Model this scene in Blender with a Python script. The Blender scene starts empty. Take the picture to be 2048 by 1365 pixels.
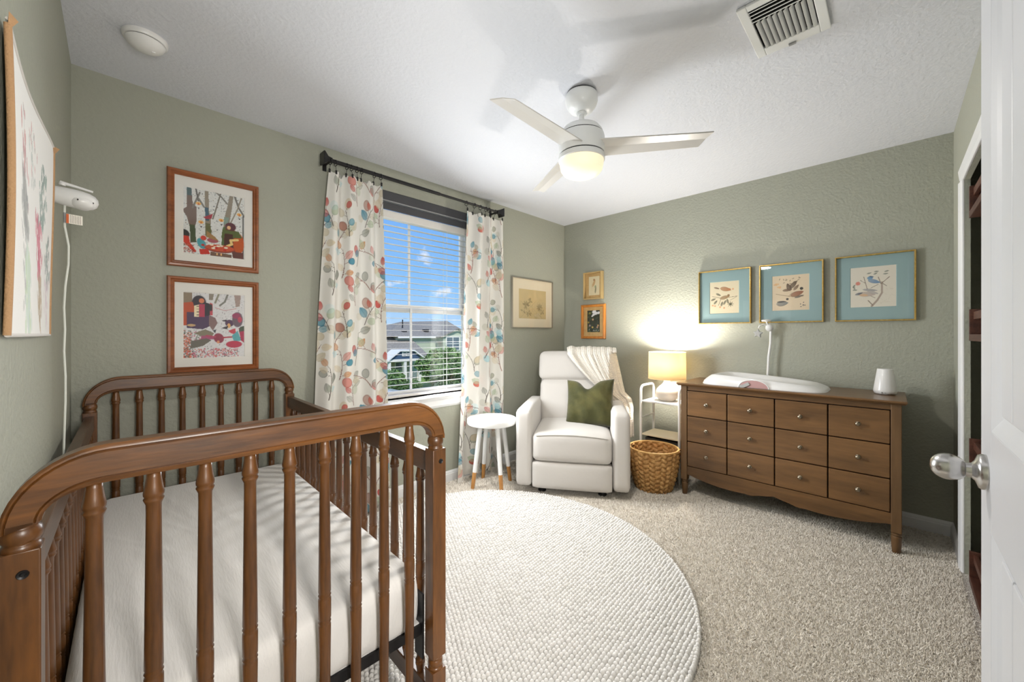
import bpy, bmesh, math, random
import numpy as np
from mathutils import Vector, Matrix

random.seed(7); RNG = np.random.default_rng(11)
PI = math.pi
scene = bpy.context.scene
col = scene.collection

# ------------------------------------------------------------------ camera
F_PX, YAW, HORIZON, EYE = 777.54, 0.775529, 668.99, 1.22204
cam_data = bpy.data.cameras.new('camera')
cam_data.sensor_width = 36.0
cam_data.lens = F_PX * 36.0 / 2048.0
cam_data.shift_y = -(682.5 - HORIZON) / 2048.0
cam_data.clip_start = 0.02; cam_data.clip_end = 400
cam = bpy.data.objects.new('camera', cam_data); col.objects.link(cam)
cam.location = (0, 0, EYE)
cam.rotation_euler = (PI / 2, 0, YAW - PI / 2)
scene.camera = cam

# ------------------------------------------------------------------ view
vs = scene.view_settings
vs.view_transform = 'Standard'; vs.look = 'None'; vs.gamma = 1.0
vs.use_curve_mapping = False
vs.exposure = 0.34
scene.cycles.max_bounces = 8
scene.cycles.use_adaptive_sampling = True
scene.cycles.adaptive_threshold = 0.025
scene.cycles.diffuse_bounces = 4
scene.cycles.glossy_bounces = 3
scene.cycles.transmission_bounces = 6
scene.cycles.transparent_max_bounces = 12
scene.cycles.sample_clamp_indirect = 8.0
scene.cycles.caustics_reflective = False
scene.cycles.caustics_refractive = False

# ------------------------------------------------------------------ sky
world = bpy.data.worlds.new('sky'); scene.world = world
world.use_nodes = True
nt = world.node_tree; nt.nodes.clear()
def wn(t, **k):
    n = nt.nodes.new(t)
    for a, b in k.items(): setattr(n, a, b)
    return n
w_out = wn('ShaderNodeOutputWorld'); w_bg = wn('ShaderNodeBackground')
w_tc = wn('ShaderNodeTexCoord'); w_sep = wn('ShaderNodeSeparateXYZ')
w_ramp = wn('ShaderNodeValToRGB')
w_ramp.color_ramp.elements[0].position = 0.0; w_ramp.color_ramp.elements[0].color = (0.50, 0.72, 0.97, 1)
w_ramp.color_ramp.elements[1].position = 0.42; w_ramp.color_ramp.elements[1].color = (0.105, 0.33, 0.88, 1)
e = w_ramp.color_ramp.elements.new(0.12); e.color = (0.27, 0.56, 0.97, 1)
w_noise = wn('ShaderNodeTexNoise'); w_noise.inputs['Scale'].default_value = 26.0
w_noise.inputs['Detail'].default_value = 6.0; w_noise.inputs['Roughness'].default_value = 0.6
w_cr = wn('ShaderNodeValToRGB')
w_cr.color_ramp.elements[0].position = 0.42; w_cr.color_ramp.elements[0].color = (0, 0, 0, 1)
w_cr.color_ramp.elements[1].position = 0.75; w_cr.color_ramp.elements[1].color = (1, 1, 1, 1)
def cloud(c, sx, sz):
    # soft blob of cloud around one sky direction
    su = wn('ShaderNodeVectorMath', operation='SUBTRACT'); su.inputs[1].default_value = c
    mu = wn('ShaderNodeVectorMath', operation='MULTIPLY'); mu.inputs[1].default_value = (sx, sx, sz)
    le = wn('ShaderNodeVectorMath', operation='LENGTH')
    nt.links.new(w_tc.outputs['Generated'], su.inputs[0]); nt.links.new(su.outputs[0], mu.inputs[0]); nt.links.new(mu.outputs[0], le.inputs[0])
    ma = wn('ShaderNodeMath', operation='MULTIPLY_ADD'); ma.inputs[1].default_value = -0.75; ma.inputs[2].default_value = 0.62
    nt.links.new(le.outputs['Value'], ma.inputs[0]); return ma
CLOUDS = [((0.534, 0.823, 0.193), 17, 15), ((0.573, 0.812, 0.105), 13, 26), ((0.483, 0.866, 0.126), 15, 40), ((0.626, 0.775, 0.098), 20, 30),
          ((0.35, 0.93, 0.14), 16, 34), ((0.80, 0.58, 0.16), 14, 30), ((0.1, 0.97, 0.22), 10, 22), ((0.9, 0.3, 0.3), 8, 18), ((-0.5, 0.8, 0.3), 7, 16), ((-0.8, -0.4, 0.4), 6, 14), ((0.3, -0.9, 0.35), 6, 14)]
w_sum = None
for c_, sx_, sz_ in CLOUDS:
    q_ = cloud(c_, sx_, sz_)
    if w_sum is None: w_sum = q_
    else:
        mxn = wn('ShaderNodeMath', operation='MAXIMUM'); nt.links.new(w_sum.outputs[0], mxn.inputs[0]); nt.links.new(q_.outputs[0], mxn.inputs[1]); w_sum = mxn
w_nm = wn('ShaderNodeMath', operation='MULTIPLY_ADD'); w_nm.inputs[1].default_value = 1.5; w_nm.inputs[2].default_value = -0.68
w_ad = wn('ShaderNodeMath', operation='ADD')
w_mix = wn('ShaderNodeMixRGB'); w_mix.inputs['Color2'].default_value = (0.93, 0.95, 1.0, 1)
w_bg.inputs['Strength'].default_value = 0.82
L = nt.links.new
L(w_tc.outputs['Generated'], w_sep.inputs[0]); L(w_sep.outputs['Z'], w_ramp.inputs[0])
L(w_tc.outputs['Generated'], w_noise.inputs['Vector']); L(w_noise.outputs['Fac'], w_nm.inputs[0])
L(w_nm.outputs[0], w_ad.inputs[0]); L(w_sum.outputs[0], w_ad.inputs[1]); L(w_ad.outputs[0], w_cr.inputs[0]); L(w_cr.outputs['Color'], w_mix.inputs['Fac'])
L(w_ramp.outputs['Color'], w_mix.inputs['Color1']); L(w_mix.outputs['Color'], w_bg.inputs['Color'])
L(w_bg.outputs[0], w_out.inputs[0])

# ------------------------------------------------------------------ sun and large lights
def lamp(name, kind, loc, energy, color, rot=None, target=None, **k):
    d = bpy.data.lights.new(name, kind); d.energy = energy; d.color = color
    for a, b in k.items(): setattr(d, a, b)
    o = bpy.data.objects.new(name, d); col.objects.link(o); o.location = loc
    if target is not None:
        o.rotation_euler = (Vector(target) - Vector(loc)).to_track_quat('-Z', 'Y').to_euler()
    elif rot is not None: o.rotation_euler = rot
    return o
lamp('sun', 'SUN', (0, -20, 30), 2.7, (1.0, 0.96, 0.9), target=(12, 12, -6), angle=0.01)
# daylight entering through the window opening
lamp('window_skylight', 'AREA', (1.67, 2.565, 1.18), 34.0, (0.95, 0.98, 1.0), target=(2.55, 0.0, 0.85),
     shape='RECTANGLE', size=0.5, size_y=0.85)
lamp('window_daylight', 'AREA', (1.35, 3.55, 2.0), 10.0, (0.93, 0.97, 1.0), target=(2.1, 0.0, 0.95),
     shape='RECTANGLE', size=1.9, size_y=1.6)
# added fill light behind the camera, shining in through the open entry doorway
lamp('doorway_fill', 'AREA', (0.19, -0.42, 1.35), 31.0, (1.0, 0.97, 0.93), target=(2.5, 1.3, 1.3),
     shape='RECTANGLE', size=0.32, size_y=0.55)

# ------------------------------------------------------------------ room numbers
XL, XR, YW, YC, HC = -0.14, 3.531, 2.64, -0.26, 2.44

# ------------------------------------------------------------------ materials
def srgb(r, g, b):
    def f(c):
        c /= 255.0
        return c / 12.92 if c <= 0.04045 else ((c + 0.055) / 1.055) ** 2.4
    return (f(r), f(g), f(b), 1.0)

def new_mat(name):
    m = bpy.data.materials.new(name); m.use_nodes = True
    n = m.node_tree.nodes; return m, n, m.node_tree.links.new, n['Principled BSDF']

def M(name, c, rough=0.5, metal=0.0, bump=None, var=None, spec=0.5, coat=0.0, emit=None, sheen=0.0, stretch=None, speck=None, sss=0.0):
    m, n, L, p = new_mat(name)
    p.inputs['Base Color'].default_value = c
    p.inputs['Roughness'].default_value = rough
    p.inputs['Metallic'].default_value = metal
    p.inputs['Specular IOR Level'].default_value = spec
    p.inputs['Coat Weight'].default_value = coat
    p.inputs['Sheen Weight'].default_value = sheen
    if emit: p.inputs['Emission Color'].default_value = emit[0]; p.inputs['Emission Strength'].default_value = emit[1]
    tc = n.new('ShaderNodeTexCoord'); src = tc.outputs['Object']
    if stretch:
        mp = n.new('ShaderNodeMapping'); mp.inputs['Scale'].default_value = stretch
        L(src, mp.inputs[0]); src = mp.outputs[0]
    if var:   # (scale, second colour, lo, hi, detail)
        t = n.new('ShaderNodeTexNoise'); t.inputs['Scale'].default_value = var[0]
        t.inputs['Detail'].default_value = var[4] if len(var) > 4 else 4
        r = n.new('ShaderNodeValToRGB')
        r.color_ramp.elements[0].position = var[2]; r.color_ramp.elements[0].color = c
        r.color_ramp.elements[1].position = var[3]; r.color_ramp.elements[1].color = var[1]
        L(src, t.inputs['Vector']); L(t.outputs['Fac'], r.inputs[0]); L(r.outputs[0], p.inputs['Base Color'])
    if bump:  # (scale, strength, distance, detail)
        t = n.new('ShaderNodeTexNoise'); t.inputs['Scale'].default_value = bump[0]
        t.inputs['Detail'].default_value = bump[3] if len(bump) > 3 else 3
        b = n.new('ShaderNodeBump'); b.inputs['Strength'].default_value = bump[1]; b.inputs['Distance'].default_value = bump[2]
        L(src, t.inputs['Vector']); L(t.outputs['Fac'], b.inputs['Height']); L(b.outputs[0], p.inputs['Normal'])
    return m

def wood(name, c1, c2, axis='z', scale=14.0, rough=0.38, coat=0.25, ring=0.12):
    m, n, L, p = new_mat(name)
    tc = n.new('ShaderNodeTexCoord'); mp = n.new('ShaderNodeMapping')
    s = {'x': (ring, 1, 1), 'y': (1, ring, 1), 'z': (1, 1, ring)}[axis]
    mp.inputs['Scale'].default_value = tuple(scale * k for k in s)
    t = n.new('ShaderNodeTexNoise'); t.inputs['Scale'].default_value = 1.0; t.inputs['Detail'].default_value = 6; t.inputs['Roughness'].default_value = 0.6
    t2 = n.new('ShaderNodeTexNoise'); t2.inputs['Scale'].default_value = 7.0; t2.inputs['Detail'].default_value = 3
    mx = n.new('ShaderNodeMath'); mx.operation = 'ADD'; ml = n.new('ShaderNodeMath'); ml.operation = 'MULTIPLY'; ml.inputs[1].default_value = 0.35
    r = n.new('ShaderNodeValToRGB'); r.color_ramp.elements[0].position = 0.5; r.color_ramp.elements[0].color = c1
    r.color_ramp.elements[1].position = 0.85; r.color_ramp.elements[1].color = c2
    L(tc.outputs['Object'], mp.inputs[0]); L(mp.outputs[0], t.inputs['Vector']); L(mp.outputs[0], t2.inputs['Vector'])
    L(t2.outputs['Fac'], ml.inputs[0]); L(t.outputs['Fac'], mx.inputs[0]); L(ml.outputs[0], mx.inputs[1])
    L(mx.outputs[0], r.inputs[0]); L(r.outputs[0], p.inputs['Base Color'])
    b = n.new('ShaderNodeBump'); b.inputs['Strength'].default_value = 0.12; b.inputs['Distance'].default_value = 0.002
    L(t2.outputs['Fac'], b.inputs['Height']); L(b.outputs[0], p.inputs['Normal'])
    p.inputs['Roughness'].default_value = rough; p.inputs['Coat Weight'].default_value = coat; p.inputs['Coat Roughness'].default_value = 0.25
    return m

def vcol(name, rough=0.8, bump=None, sheen=0.0, transl=0.0):
    m, n, L, p = new_mat(name)
    a = n.new('ShaderNodeAttribute'); a.attribute_name = 'print'
    L(a.outputs['Color'], p.inputs['Base Color']); p.inputs['Roughness'].default_value = rough
    p.inputs['Sheen Weight'].default_value = sheen
    if bump:
        tc = n.new('ShaderNodeTexCoord'); t = n.new('ShaderNodeTexNoise'); t.inputs['Scale'].default_value = bump[0]
        b = n.new('ShaderNodeBump'); b.inputs['Strength'].default_value = bump[1]; b.inputs['Distance'].default_value = bump[2]
        L(tc.outputs['Object'], t.inputs['Vector']); L(t.outputs['Fac'], b.inputs['Height']); L(b.outputs[0], p.inputs['Normal'])
    if transl:
        tr = n.new('ShaderNodeBsdfTranslucent'); mx = n.new('ShaderNodeMixShader'); mx.inputs[0].default_value = transl
        L(a.outputs['Color'], tr.inputs['Color']); L(p.outputs[0], mx.inputs[1]); L(tr.outputs[0], mx.inputs[2])
        L(mx.outputs[0], n['Material Output'].inputs['Surface'])
    return m

def glass_mat(name, refl=0.06, tint=(1, 1, 1, 1), rough=0.02):
    m, n, L, p = new_mat(name); n.remove(p)
    t = n.new('ShaderNodeBsdfTransparent'); t.inputs[0].default_value = tint
    g = n.new('ShaderNodeBsdfGlossy'); g.inputs['Roughness'].default_value = rough
    lw = n.new('ShaderNodeLayerWeight'); lw.inputs[0].default_value = 0.12
    ml = n.new('ShaderNodeMath'); ml.operation = 'MULTIPLY_ADD'; ml.inputs[1].default_value = 0.55; ml.inputs[2].default_value = refl
    mx = n.new('ShaderNodeMixShader')
    L(lw.outputs['Fresnel'], ml.inputs[0]); L(ml.outputs[0], mx.inputs[0]); L(t.outputs[0], mx.inputs[1]); L(g.outputs[0], mx.inputs[2])
    L(mx.outputs[0], n['Material Output'].inputs['Surface']); return m

def fabric(name, c, scale=900.0, strength=0.25, dist=0.0006, rough=0.9, sheen=0.25, var=None):
    m = M(name, c, rough=rough, sheen=sheen, spec=0.2, var=var)
    n = m.node_tree.nodes; L = m.node_tree.links.new; p = n['Principled BSDF']
    tc = n.new('ShaderNodeTexCoord')
    w1 = n.new('ShaderNodeTexWave'); w1.bands_direction = 'X'; w1.inputs['Scale'].default_value = scale / 6.283
    w2 = n.new('ShaderNodeTexWave'); w2.bands_direction = 'Z'; w2.inputs['Scale'].default_value = scale / 6.283
    for w in (w1, w2): w.inputs['Distortion'].default_value = 1.5; L(tc.outputs['Object'], w.inputs['Vector'])
    a = n.new('ShaderNodeMath'); L(w1.outputs['Fac'], a.inputs[0]); L(w2.outputs['Fac'], a.inputs[1])
    nz = n.new('ShaderNodeTexNoise'); nz.inputs['Scale'].default_value = 18; L(tc.outputs['Object'], nz.inputs['Vector'])
    b = n.new('ShaderNodeBump'); b.inputs['Strength'].default_value = strength; b.inputs['Distance'].default_value = dist
    b2 = n.new('ShaderNodeBump'); b2.inputs['Strength'].default_value = 0.25; b2.inputs['Distance'].default_value = 0.006
    L(a.outputs[0], b.inputs['Height']); L(nz.outputs['Fac'], b2.inputs['Height']); L(b2.outputs[0], b.inputs['Normal']); L(b.outputs[0], p.inputs['Normal'])
    return m

MAT = {}
def wall_paint(name, c):
    m = M(name, c, rough=0.62, spec=0.35)
    n = m.node_tree.nodes; L = m.node_tree.links.new; p = n['Principled BSDF']
    tc = n.new('ShaderNodeTexCoord'); t = n.new('ShaderNodeTexNoise'); t.inputs['Scale'].default_value = 62; t.inputs['Detail'].default_value = 2.5
    r = n.new('ShaderNodeValToRGB'); r.color_ramp.elements[0].position = 0.38; r.color_ramp.elements[1].position = 0.66
    b = n.new('ShaderNodeBump'); b.inputs['Strength'].default_value = 0.45; b.inputs['Distance'].default_value = 0.0022
    L(tc.outputs['Object'], t.inputs['Vector']); L(t.outputs['Fac'], r.inputs[0]); L(r.outputs[0], b.inputs['Height']); L(b.outputs[0], p.inputs['Normal'])
    return m
MAT['wall'] = wall_paint('sage_wall_paint', srgb(166, 167, 153))
MAT['ceiling'] = wall_paint('ceiling_paint', srgb(213, 215, 221))
MAT['hall'] = M('hall_paint', srgb(225, 221, 212), rough=0.7)
MAT['trim'] = M('white_trim_paint', srgb(236, 236, 236), rough=0.35)
MAT['door'] = M('white_door_paint', srgb(202, 203, 206), rough=0.4)
MAT['carpet'] = M('beige_carpet', srgb(242, 235, 225), rough=0.95, spec=0.1, bump=(210, 1.0, 0.012, 2), var=(150, srgb(196, 186, 172), 0.46, 0.66, 2), sheen=0.2)
MAT['tuft'] = M('carpet_tufts', srgb(250, 244, 234), rough=0.95, spec=0.1, var=(60, srgb(212, 202, 188), 0.5, 0.72, 3), sheen=0.2)
MAT['crib_z'] = wood('crib_wood_upright', srgb(70, 41, 16), srgb(118, 73, 30), 'z', 16)
MAT['crib_x'] = wood('crib_wood_cross', srgb(72, 43, 18), srgb(124, 77, 32), 'x', 16)
MAT['crib_y'] = wood('crib_wood_long', srgb(62, 40, 24), srgb(94, 62, 36), 'y', 16)
MAT['dr_y'] = wood('dresser_wood_wide', srgb(92, 65, 38), srgb(128, 92, 55), 'y', 9, rough=0.36, coat=0.2)
MAT['dr_z'] = wood('dresser_wood_upright', srgb(92, 67, 42), srgb(120, 90, 58), 'z', 9, rough=0.4, coat=0.15)
MAT['dr_dark'] = M('dresser_inside', srgb(44, 31, 21), rough=0.8)
MAT['frame_y'] = wood('walnut_frame', srgb(116, 62, 28), srgb(160, 92, 46), 'x', 22, rough=0.35)
MAT['frame_light'] = wood('honey_frame', srgb(176, 104, 34), srgb(206, 134, 56), 'z', 22, rough=0.3)
MAT['gold'] = M('gold_leaf', srgb(214, 172, 88), rough=0.3, metal=0.85, bump=(90, 0.5, 0.002), var=(60, srgb(232, 200, 130), 0.4, 0.7))
MAT['pale_frame'] = M('pale_gilt_frame', srgb(196, 170, 120), rough=0.45, metal=0.4, bump=(120, 0.4, 0.001))
MAT['mat_white'] = M('mat_board_white', srgb(240, 236, 228), rough=0.85)
MAT['mat_cream'] = M('mat_board_cream', srgb(238, 224, 196), rough=0.85)
MAT['mat_blue'] = M('mat_board_blue', srgb(150, 177, 178), rough=0.85)
MAT['mat_tan'] = M('mat_board_tan', srgb(214, 176, 116), rough=0.85, var=(30, srgb(200, 158, 98), 0.4, 0.7))
MAT['silver'] = M('thin_metal_frame', srgb(168, 160, 146), rough=0.4, metal=0.7)
MAT['print'] = vcol('printed_paper', 0.8)
MAT['glazing'] = glass_mat('picture_glass', 0.03)
MAT['pane'] = glass_mat('window_glass', 0.02)
MAT['curtain'] = vcol('printed_cotton', 0.9, bump=(500, 0.15, 0.0008), sheen=0.15, transl=0.10)
MAT['tapestry'] = vcol('woven_tapestry', 0.95, bump=(420, 0.5, 0.0012), sheen=0.2)
MAT['tag'] = vcol('printed_tag', 0.6)
MAT['black'] = M('black_metal', srgb(32, 31, 32), rough=0.4, metal=0.3)
MAT['shade'] = M('dark_grey_shade', srgb(74, 74, 77), rough=0.8, bump=(700, 0.2, 0.0005))
MAT['vinyl'] = M('white_vinyl', srgb(240, 240, 240), rough=0.35)
MAT['slat'] = M('white_blind_slat', srgb(226, 222, 216), rough=0.45)
MAT['cream_fabric'] = fabric('oatmeal_upholstery', srgb(206, 201, 195), 1100)
MAT['piping'] = fabric('oatmeal_seam', srgb(205, 200, 193), 1100)
MAT['velvet'] = M('green_velvet', srgb(62, 62, 28), rough=0.75, sheen=0.3, spec=0.2, bump=(16, 0.6, 0.012, 4), var=(7, srgb(88, 84, 44), 0.42, 0.66, 4))
MAT['blanket'] = M('waffle_knit', srgb(232, 224, 212), rough=0.95, sheen=0.3, spec=0.1)
MAT['white_metal'] = M('white_powder_coat', srgb(238, 238, 236), rough=0.35)
MAT['cream_shelf'] = M('cream_shelf', srgb(236, 224, 196), rough=0.5)
MAT['grey_bin'] = M('grey_fabric_bin', srgb(92, 88, 84), rough=0.9)
MAT['ceramic'] = M('white_ceramic', srgb(216, 206, 194), rough=0.6, bump=(45, 0.3, 0.002))
MAT['linen_shade'] = None
MAT['plastic'] = M('white_plastic', srgb(228, 227, 225), rough=0.3, coat=0.2)
MAT['fan_white'] = M('fan_white', srgb(232, 233, 232), rough=0.35, coat=0.2)
MAT['blade'] = M('fan_blade', srgb(206, 203, 198), rough=0.3)
MAT['dark_gap'] = M('dark_gap', srgb(18, 18, 18), rough=0.9)
MAT['pink'] = M('dusty_rose_plastic', srgb(190, 150, 148), rough=0.5)
MAT['grey_strap'] = M('grey_strap', srgb(176, 176, 174), rough=0.8)
MAT['nickel'] = M('brushed_nickel', srgb(196, 194, 192), rough=0.24, metal=1.0)
MAT['knob_metal'] = M('pewter_knob', srgb(160, 148, 130), rough=0.25, metal=1.0)
MAT['closet_wood'] = wood('dark_reddish_ledge', srgb(62, 34, 24), srgb(98, 60, 46), 'x', 18, rough=0.5, coat=0.05)
MAT['leg_tip'] = wood('oak_tip', srgb(176, 118, 56), srgb(204, 150, 84), 'z', 30, rough=0.45)
MAT['wicker'] = M('water_hyacinth', srgb(170, 122, 66), rough=0.7, var=(40, srgb(216, 172, 112), 0.35, 0.7, 5), bump=(90, 0.6, 0.003))
MAT['wicker_rim'] = M('hyacinth_rim', srgb(222, 180, 112), rough=0.6)
MAT['rug'] = M('ivory_wool', srgb(220, 217, 212), rough=0.95, spec=0.1, sheen=0.2, var=(9, srgb(226, 223, 219), 0.3, 0.7))
MAT['jute'] = M('tan_binding', srgb(180, 142, 104), rough=0.95, bump=(240, 0.8, 0.003), stretch=(1, 0.3, 1))
MAT['cord'] = M('white_cord', srgb(228, 230, 222), rough=0.4)
MAT['lens'] = M('camera_lens', srgb(34, 34, 36), rough=0.12, coat=0.6)
MAT['grey_plastic'] = M('grey_plastic', srgb(150, 150, 150), rough=0.4)
MAT['sheet'] = M('muslin_sheet', srgb(222, 219, 215), rough=0.9, spec=0.15, sheen=0.15, bump=(70, 0.35, 0.003, 4), stretch=(3.0, 0.35, 1))

def m_lampshade():
    m, n, L, p = new_mat('linen_lamp_shade')
    p.inputs['Base Color'].default_value = srgb(238, 222, 186); p.inputs['Roughness'].default_value = 0.9
    tr = n.new('ShaderNodeBsdfTranslucent'); tr.inputs[0].default_value = srgb(252, 238, 206)
    mx = n.new('ShaderNodeMixShader'); mx.inputs[0].default_value = 0.5
    tc = n.new('ShaderNodeTexCoord'); mp = n.new('ShaderNodeMapping'); mp.inputs['Scale'].default_value = (240, 240, 60)
    t = n.new('ShaderNodeTexNoise'); t.inputs['Scale'].default_value = 1.0
    b = n.new('ShaderNodeBump'); b.inputs['Strength'].default_value = 0.3; b.inputs['Distance'].default_value = 0.001
    L(tc.outputs['Object'], mp.inputs[0]); L(mp.outputs[0], t.inputs['Vector']); L(t.outputs['Fac'], b.inputs['Height']); L(b.outputs[0], p.inputs['Normal'])
    L(p.outputs[0], mx.inputs[1]); L(tr.outputs[0], mx.inputs[2]); L(mx.outputs[0], n['Material Output'].inputs['Surface'])
    return m
MAT['linen_shade'] = m_lampshade()
def m_waffle():
    m = MAT['blanket']; n = m.node_tree.nodes; L = m.node_tree.links.new; p = n['Principled BSDF']
    a = n.new('ShaderNodeUVMap'); mp = n.new('ShaderNodeMapping'); mp.inputs['Scale'].default_value = (1, 1, 1)
    w1 = n.new('ShaderNodeTexWave'); w1.bands_direction = 'X'; w1.inputs['Scale'].default_value = 15
    w2 = n.new('ShaderNodeTexWave'); w2.bands_direction = 'Y'; w2.inputs['Scale'].default_value = 15
    ad = n.new('ShaderNodeMath'); b = n.new('ShaderNodeBump'); b.inputs['Strength'].default_value = 0.6; b.inputs['Distance'].default_value = 0.004
    L(a.outputs[0], mp.inputs[0])
    for w in (w1, w2): L(mp.outputs[0], w.inputs['Vector'])
    L(w1.outputs['Fac'], ad.inputs[0]); L(w2.outputs['Fac'], ad.inputs[1]); L(ad.outputs[0], b.inputs['Height']); L(b.outputs[0], p.inputs['Normal'])
m_waffle()

# ------------------------------------------------------------------ geometry helpers
class MB:
    def __init__(s): s.v = []; s.f = []
    def add(s, V, Fc):
        o = len(s.v); s.v.extend([tuple(p) for p in V]); s.f.extend([tuple(i + o for i in f) for f in Fc]); return s
    def box(s, x0, x1, y0, y1, z0, z1):
        V = [(x, y, z) for x in (x0, x1) for y in (y0, y1) for z in (z0, z1)]
        return s.add(V, [(0, 1, 3, 2), (4, 6, 7, 5), (0, 4, 5, 1), (2, 3, 7, 6), (0, 2, 6, 4), (1, 5, 7, 3)])
    def lathe(s, prof, n=32, c=(0, 0, 0), axis='z', cap=True):
        V = []; Fc = []; k = len(prof)
        for r, z in prof:
            for i in range(n):
                a = 2 * PI * i / n; p = (r * math.cos(a), r * math.sin(a), z)
                if axis == 'y': p = (p[0], p[2], -p[1])
                elif axis == 'x': p = (p[2], p[0], p[1])
                V.append((p[0] + c[0], p[1] + c[1], p[2] + c[2]))
        for j in range(k - 1):
            for i in range(n):
                a, b = j * n + i, j * n + (i + 1) % n
                Fc.append((a, b, b + n, a + n))
        if cap:
            if prof[0][0] > 1e-5: Fc.append(tuple(range(n))[::-1])
            if prof[-1][0] > 1e-5: Fc.append(tuple(range((k - 1) * n, k * n)))
        return s.add(V, Fc)
    def tube(s, path, r, n=10, closed=False, cap=True):
        P = [Vector(p) for p in path]; m = len(P); R = r if isinstance(r, (list, tuple)) else [r] * m
        V = []; Fc = []; up = None
        for i in range(m):
            if closed: t = P[(i + 1) % m] - P[i - 1]
            else: t = P[min(i + 1, m - 1)] - P[max(i - 1, 0)]
            t.normalize()
            if up is None:
                up = Vector((0, 0, 1)) if abs(t.z) < 0.9 else Vector((1, 0, 0))
            b = t.cross(up).normalized(); up = b.cross(t).normalized()
            for k in range(n):
                a = 2 * PI * k / n; V.append(P[i] + (b * math.cos(a) + up * math.sin(a)) * R[i])
        for i in range(m if closed else m - 1):
            for k in range(n):
                a, b = i * n + k, i * n + (k + 1) % n; c2 = ((i + 1) % m) * n
                Fc.append((a, b, c2 + (k + 1) % n, c2 + k))
        if cap and not closed:
            Fc.append(tuple(range(n))[::-1]); Fc.append(tuple(range((m - 1) * n, m * n)))
        return s.add(V, Fc)
    def prism(s, poly, axis, a, b):
        n = len(poly)
        def P(p, t):
            return {'x': (t, p[0], p[1]), 'y': (p[0], t, p[1]), 'z': (p[0], p[1], t)}[axis]
        V = [P(p, a) for p in poly] + [P(p, b) for p in poly]
        Fc = [tuple(range(n))[::-1], tuple(range(n, 2 * n))] + [(i, (i + 1) % n, n + (i + 1) % n, n + i) for i in range(n)]
        return s.add(V, Fc)
    def strip(s, A, B):   # quads between two equal-length polylines
        n = len(A); return s.add(list(A) + list(B), [(i, i + 1, n + i + 1, n + i) for i in range(n - 1)])
    def soft(s, c, size, r, n=10, puff=(0, 0, 0), fn=None):
        # rounded, slightly puffed cushion box
        hx, hy, hz = [q / 2 for q in size]; inn = (hx - r, hy - r, hz - r)
        V = {}; VL = []; Fc = []
        def vid(i, j, k):
            key = (i, j, k)
            if key not in V:
                q = [2 * t / n - 1 for t in key]
                q = [math.sin(t * PI / 2) * 0.45 + t * 0.55 for t in q]
                p = [q[0] * hx, q[1] * hy, q[2] * hz]
                ic = [max(-inn[a], min(inn[a], p[a])) for a in range(3)]
                d = Vector([p[a] - ic[a] for a in range(3)]); l = max(abs(d[0]), abs(d[1]), abs(d[2]))
                if d.length > 1e-9: d = d.normalized() * min(r, l)
                p = [ic[a] + d[a] for a in range(3)]
                w = [1 - abs(t) ** 2.5 for t in q]
                p[0] += puff[0] * w[1] * w[2] * q[0]; p[1] += puff[1] * w[0] * w[2] * q[1]; p[2] += puff[2] * w[0] * w[1] * q[2]
                p = [p[a] + c[a] for a in range(3)]
                if fn: p = fn(p)
                V[key] = len(VL); VL.append(tuple(p))
            return V[key]
        for a in range(n):
            for b in range(n):
                for e_, fl in ((0, 1), (n, 0)):
                    q = [vid(e_, a, b), vid(e_, a + 1, b), vid(e_, a + 1, b + 1), vid(e_, a, b + 1)]; Fc.append(q[::-1] if fl else q)
                    q = [vid(a, e_, b), vid(a, e_, b + 1), vid(a + 1, e_, b + 1), vid(a + 1, e_, b)]; Fc.append(q[::-1] if fl else q)
                    q = [vid(a, b, e_), vid(a + 1, b, e_), vid(a + 1, b + 1, e_), vid(a, b + 1, e_)]; Fc.append(q[::-1] if fl else q)
        return s.add(VL, Fc)
    def build(s, name, mat, parent=None, smooth=False, bevel=0.0, loc=None, sharp=0.7, solid=0.0, sub=0, seg=2):
        me = bpy.data.meshes.new(name); me.from_pydata(s.v, [], s.f); me.update()
        o = bpy.data.objects.new(name, me); col.objects.link(o)
        if mat is not None: me.materials.append(MAT[mat] if isinstance(mat, str) else mat)
        if parent is not None: o.parent = parent
        if loc is not None: o.location = loc
        if smooth:
            me.polygons.foreach_set('use_smooth', [True] * len(me.polygons))
            if sharp: me.set_sharp_from_angle(angle=sharp)
        if solid:
            q = o.modifiers.new('thickness', 'SOLIDIFY'); q.thickness = solid; q.offset = 0
        if sub:
            q = o.modifiers.new('smooth', 'SUBSURF'); q.levels = sub; q.render_levels = sub
        if bevel:
            q = o.modifiers.new('bevel', 'BEVEL'); q.width = bevel; q.segments = seg; q.limit_method = 'ANGLE'; q.angle_limit = 0.6
        return o

def tag(o, label=None, cat=None, group=None, kind=None):
    if label: o['label'] = label
    if cat: o['category'] = cat
    if group: o['group'] = group
    if kind: o['kind'] = kind
    return o
def thing(name, label, cat, loc=(0, 0, 0), rz=0.0, group=None):
    o = bpy.data.objects.new(name, None); col.objects.link(o); o.location = loc; o.rotation_euler = (0, 0, rz)
    o.empty_display_size = 0.1
    return tag(o, label, cat, group)
def struct(o): o['kind'] = 'structure'; return o
def copies(o, n_loc, parent=None):
    c = o.copy(); col.objects.link(c); c.parent = parent; c.location = n_loc; return c

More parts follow.
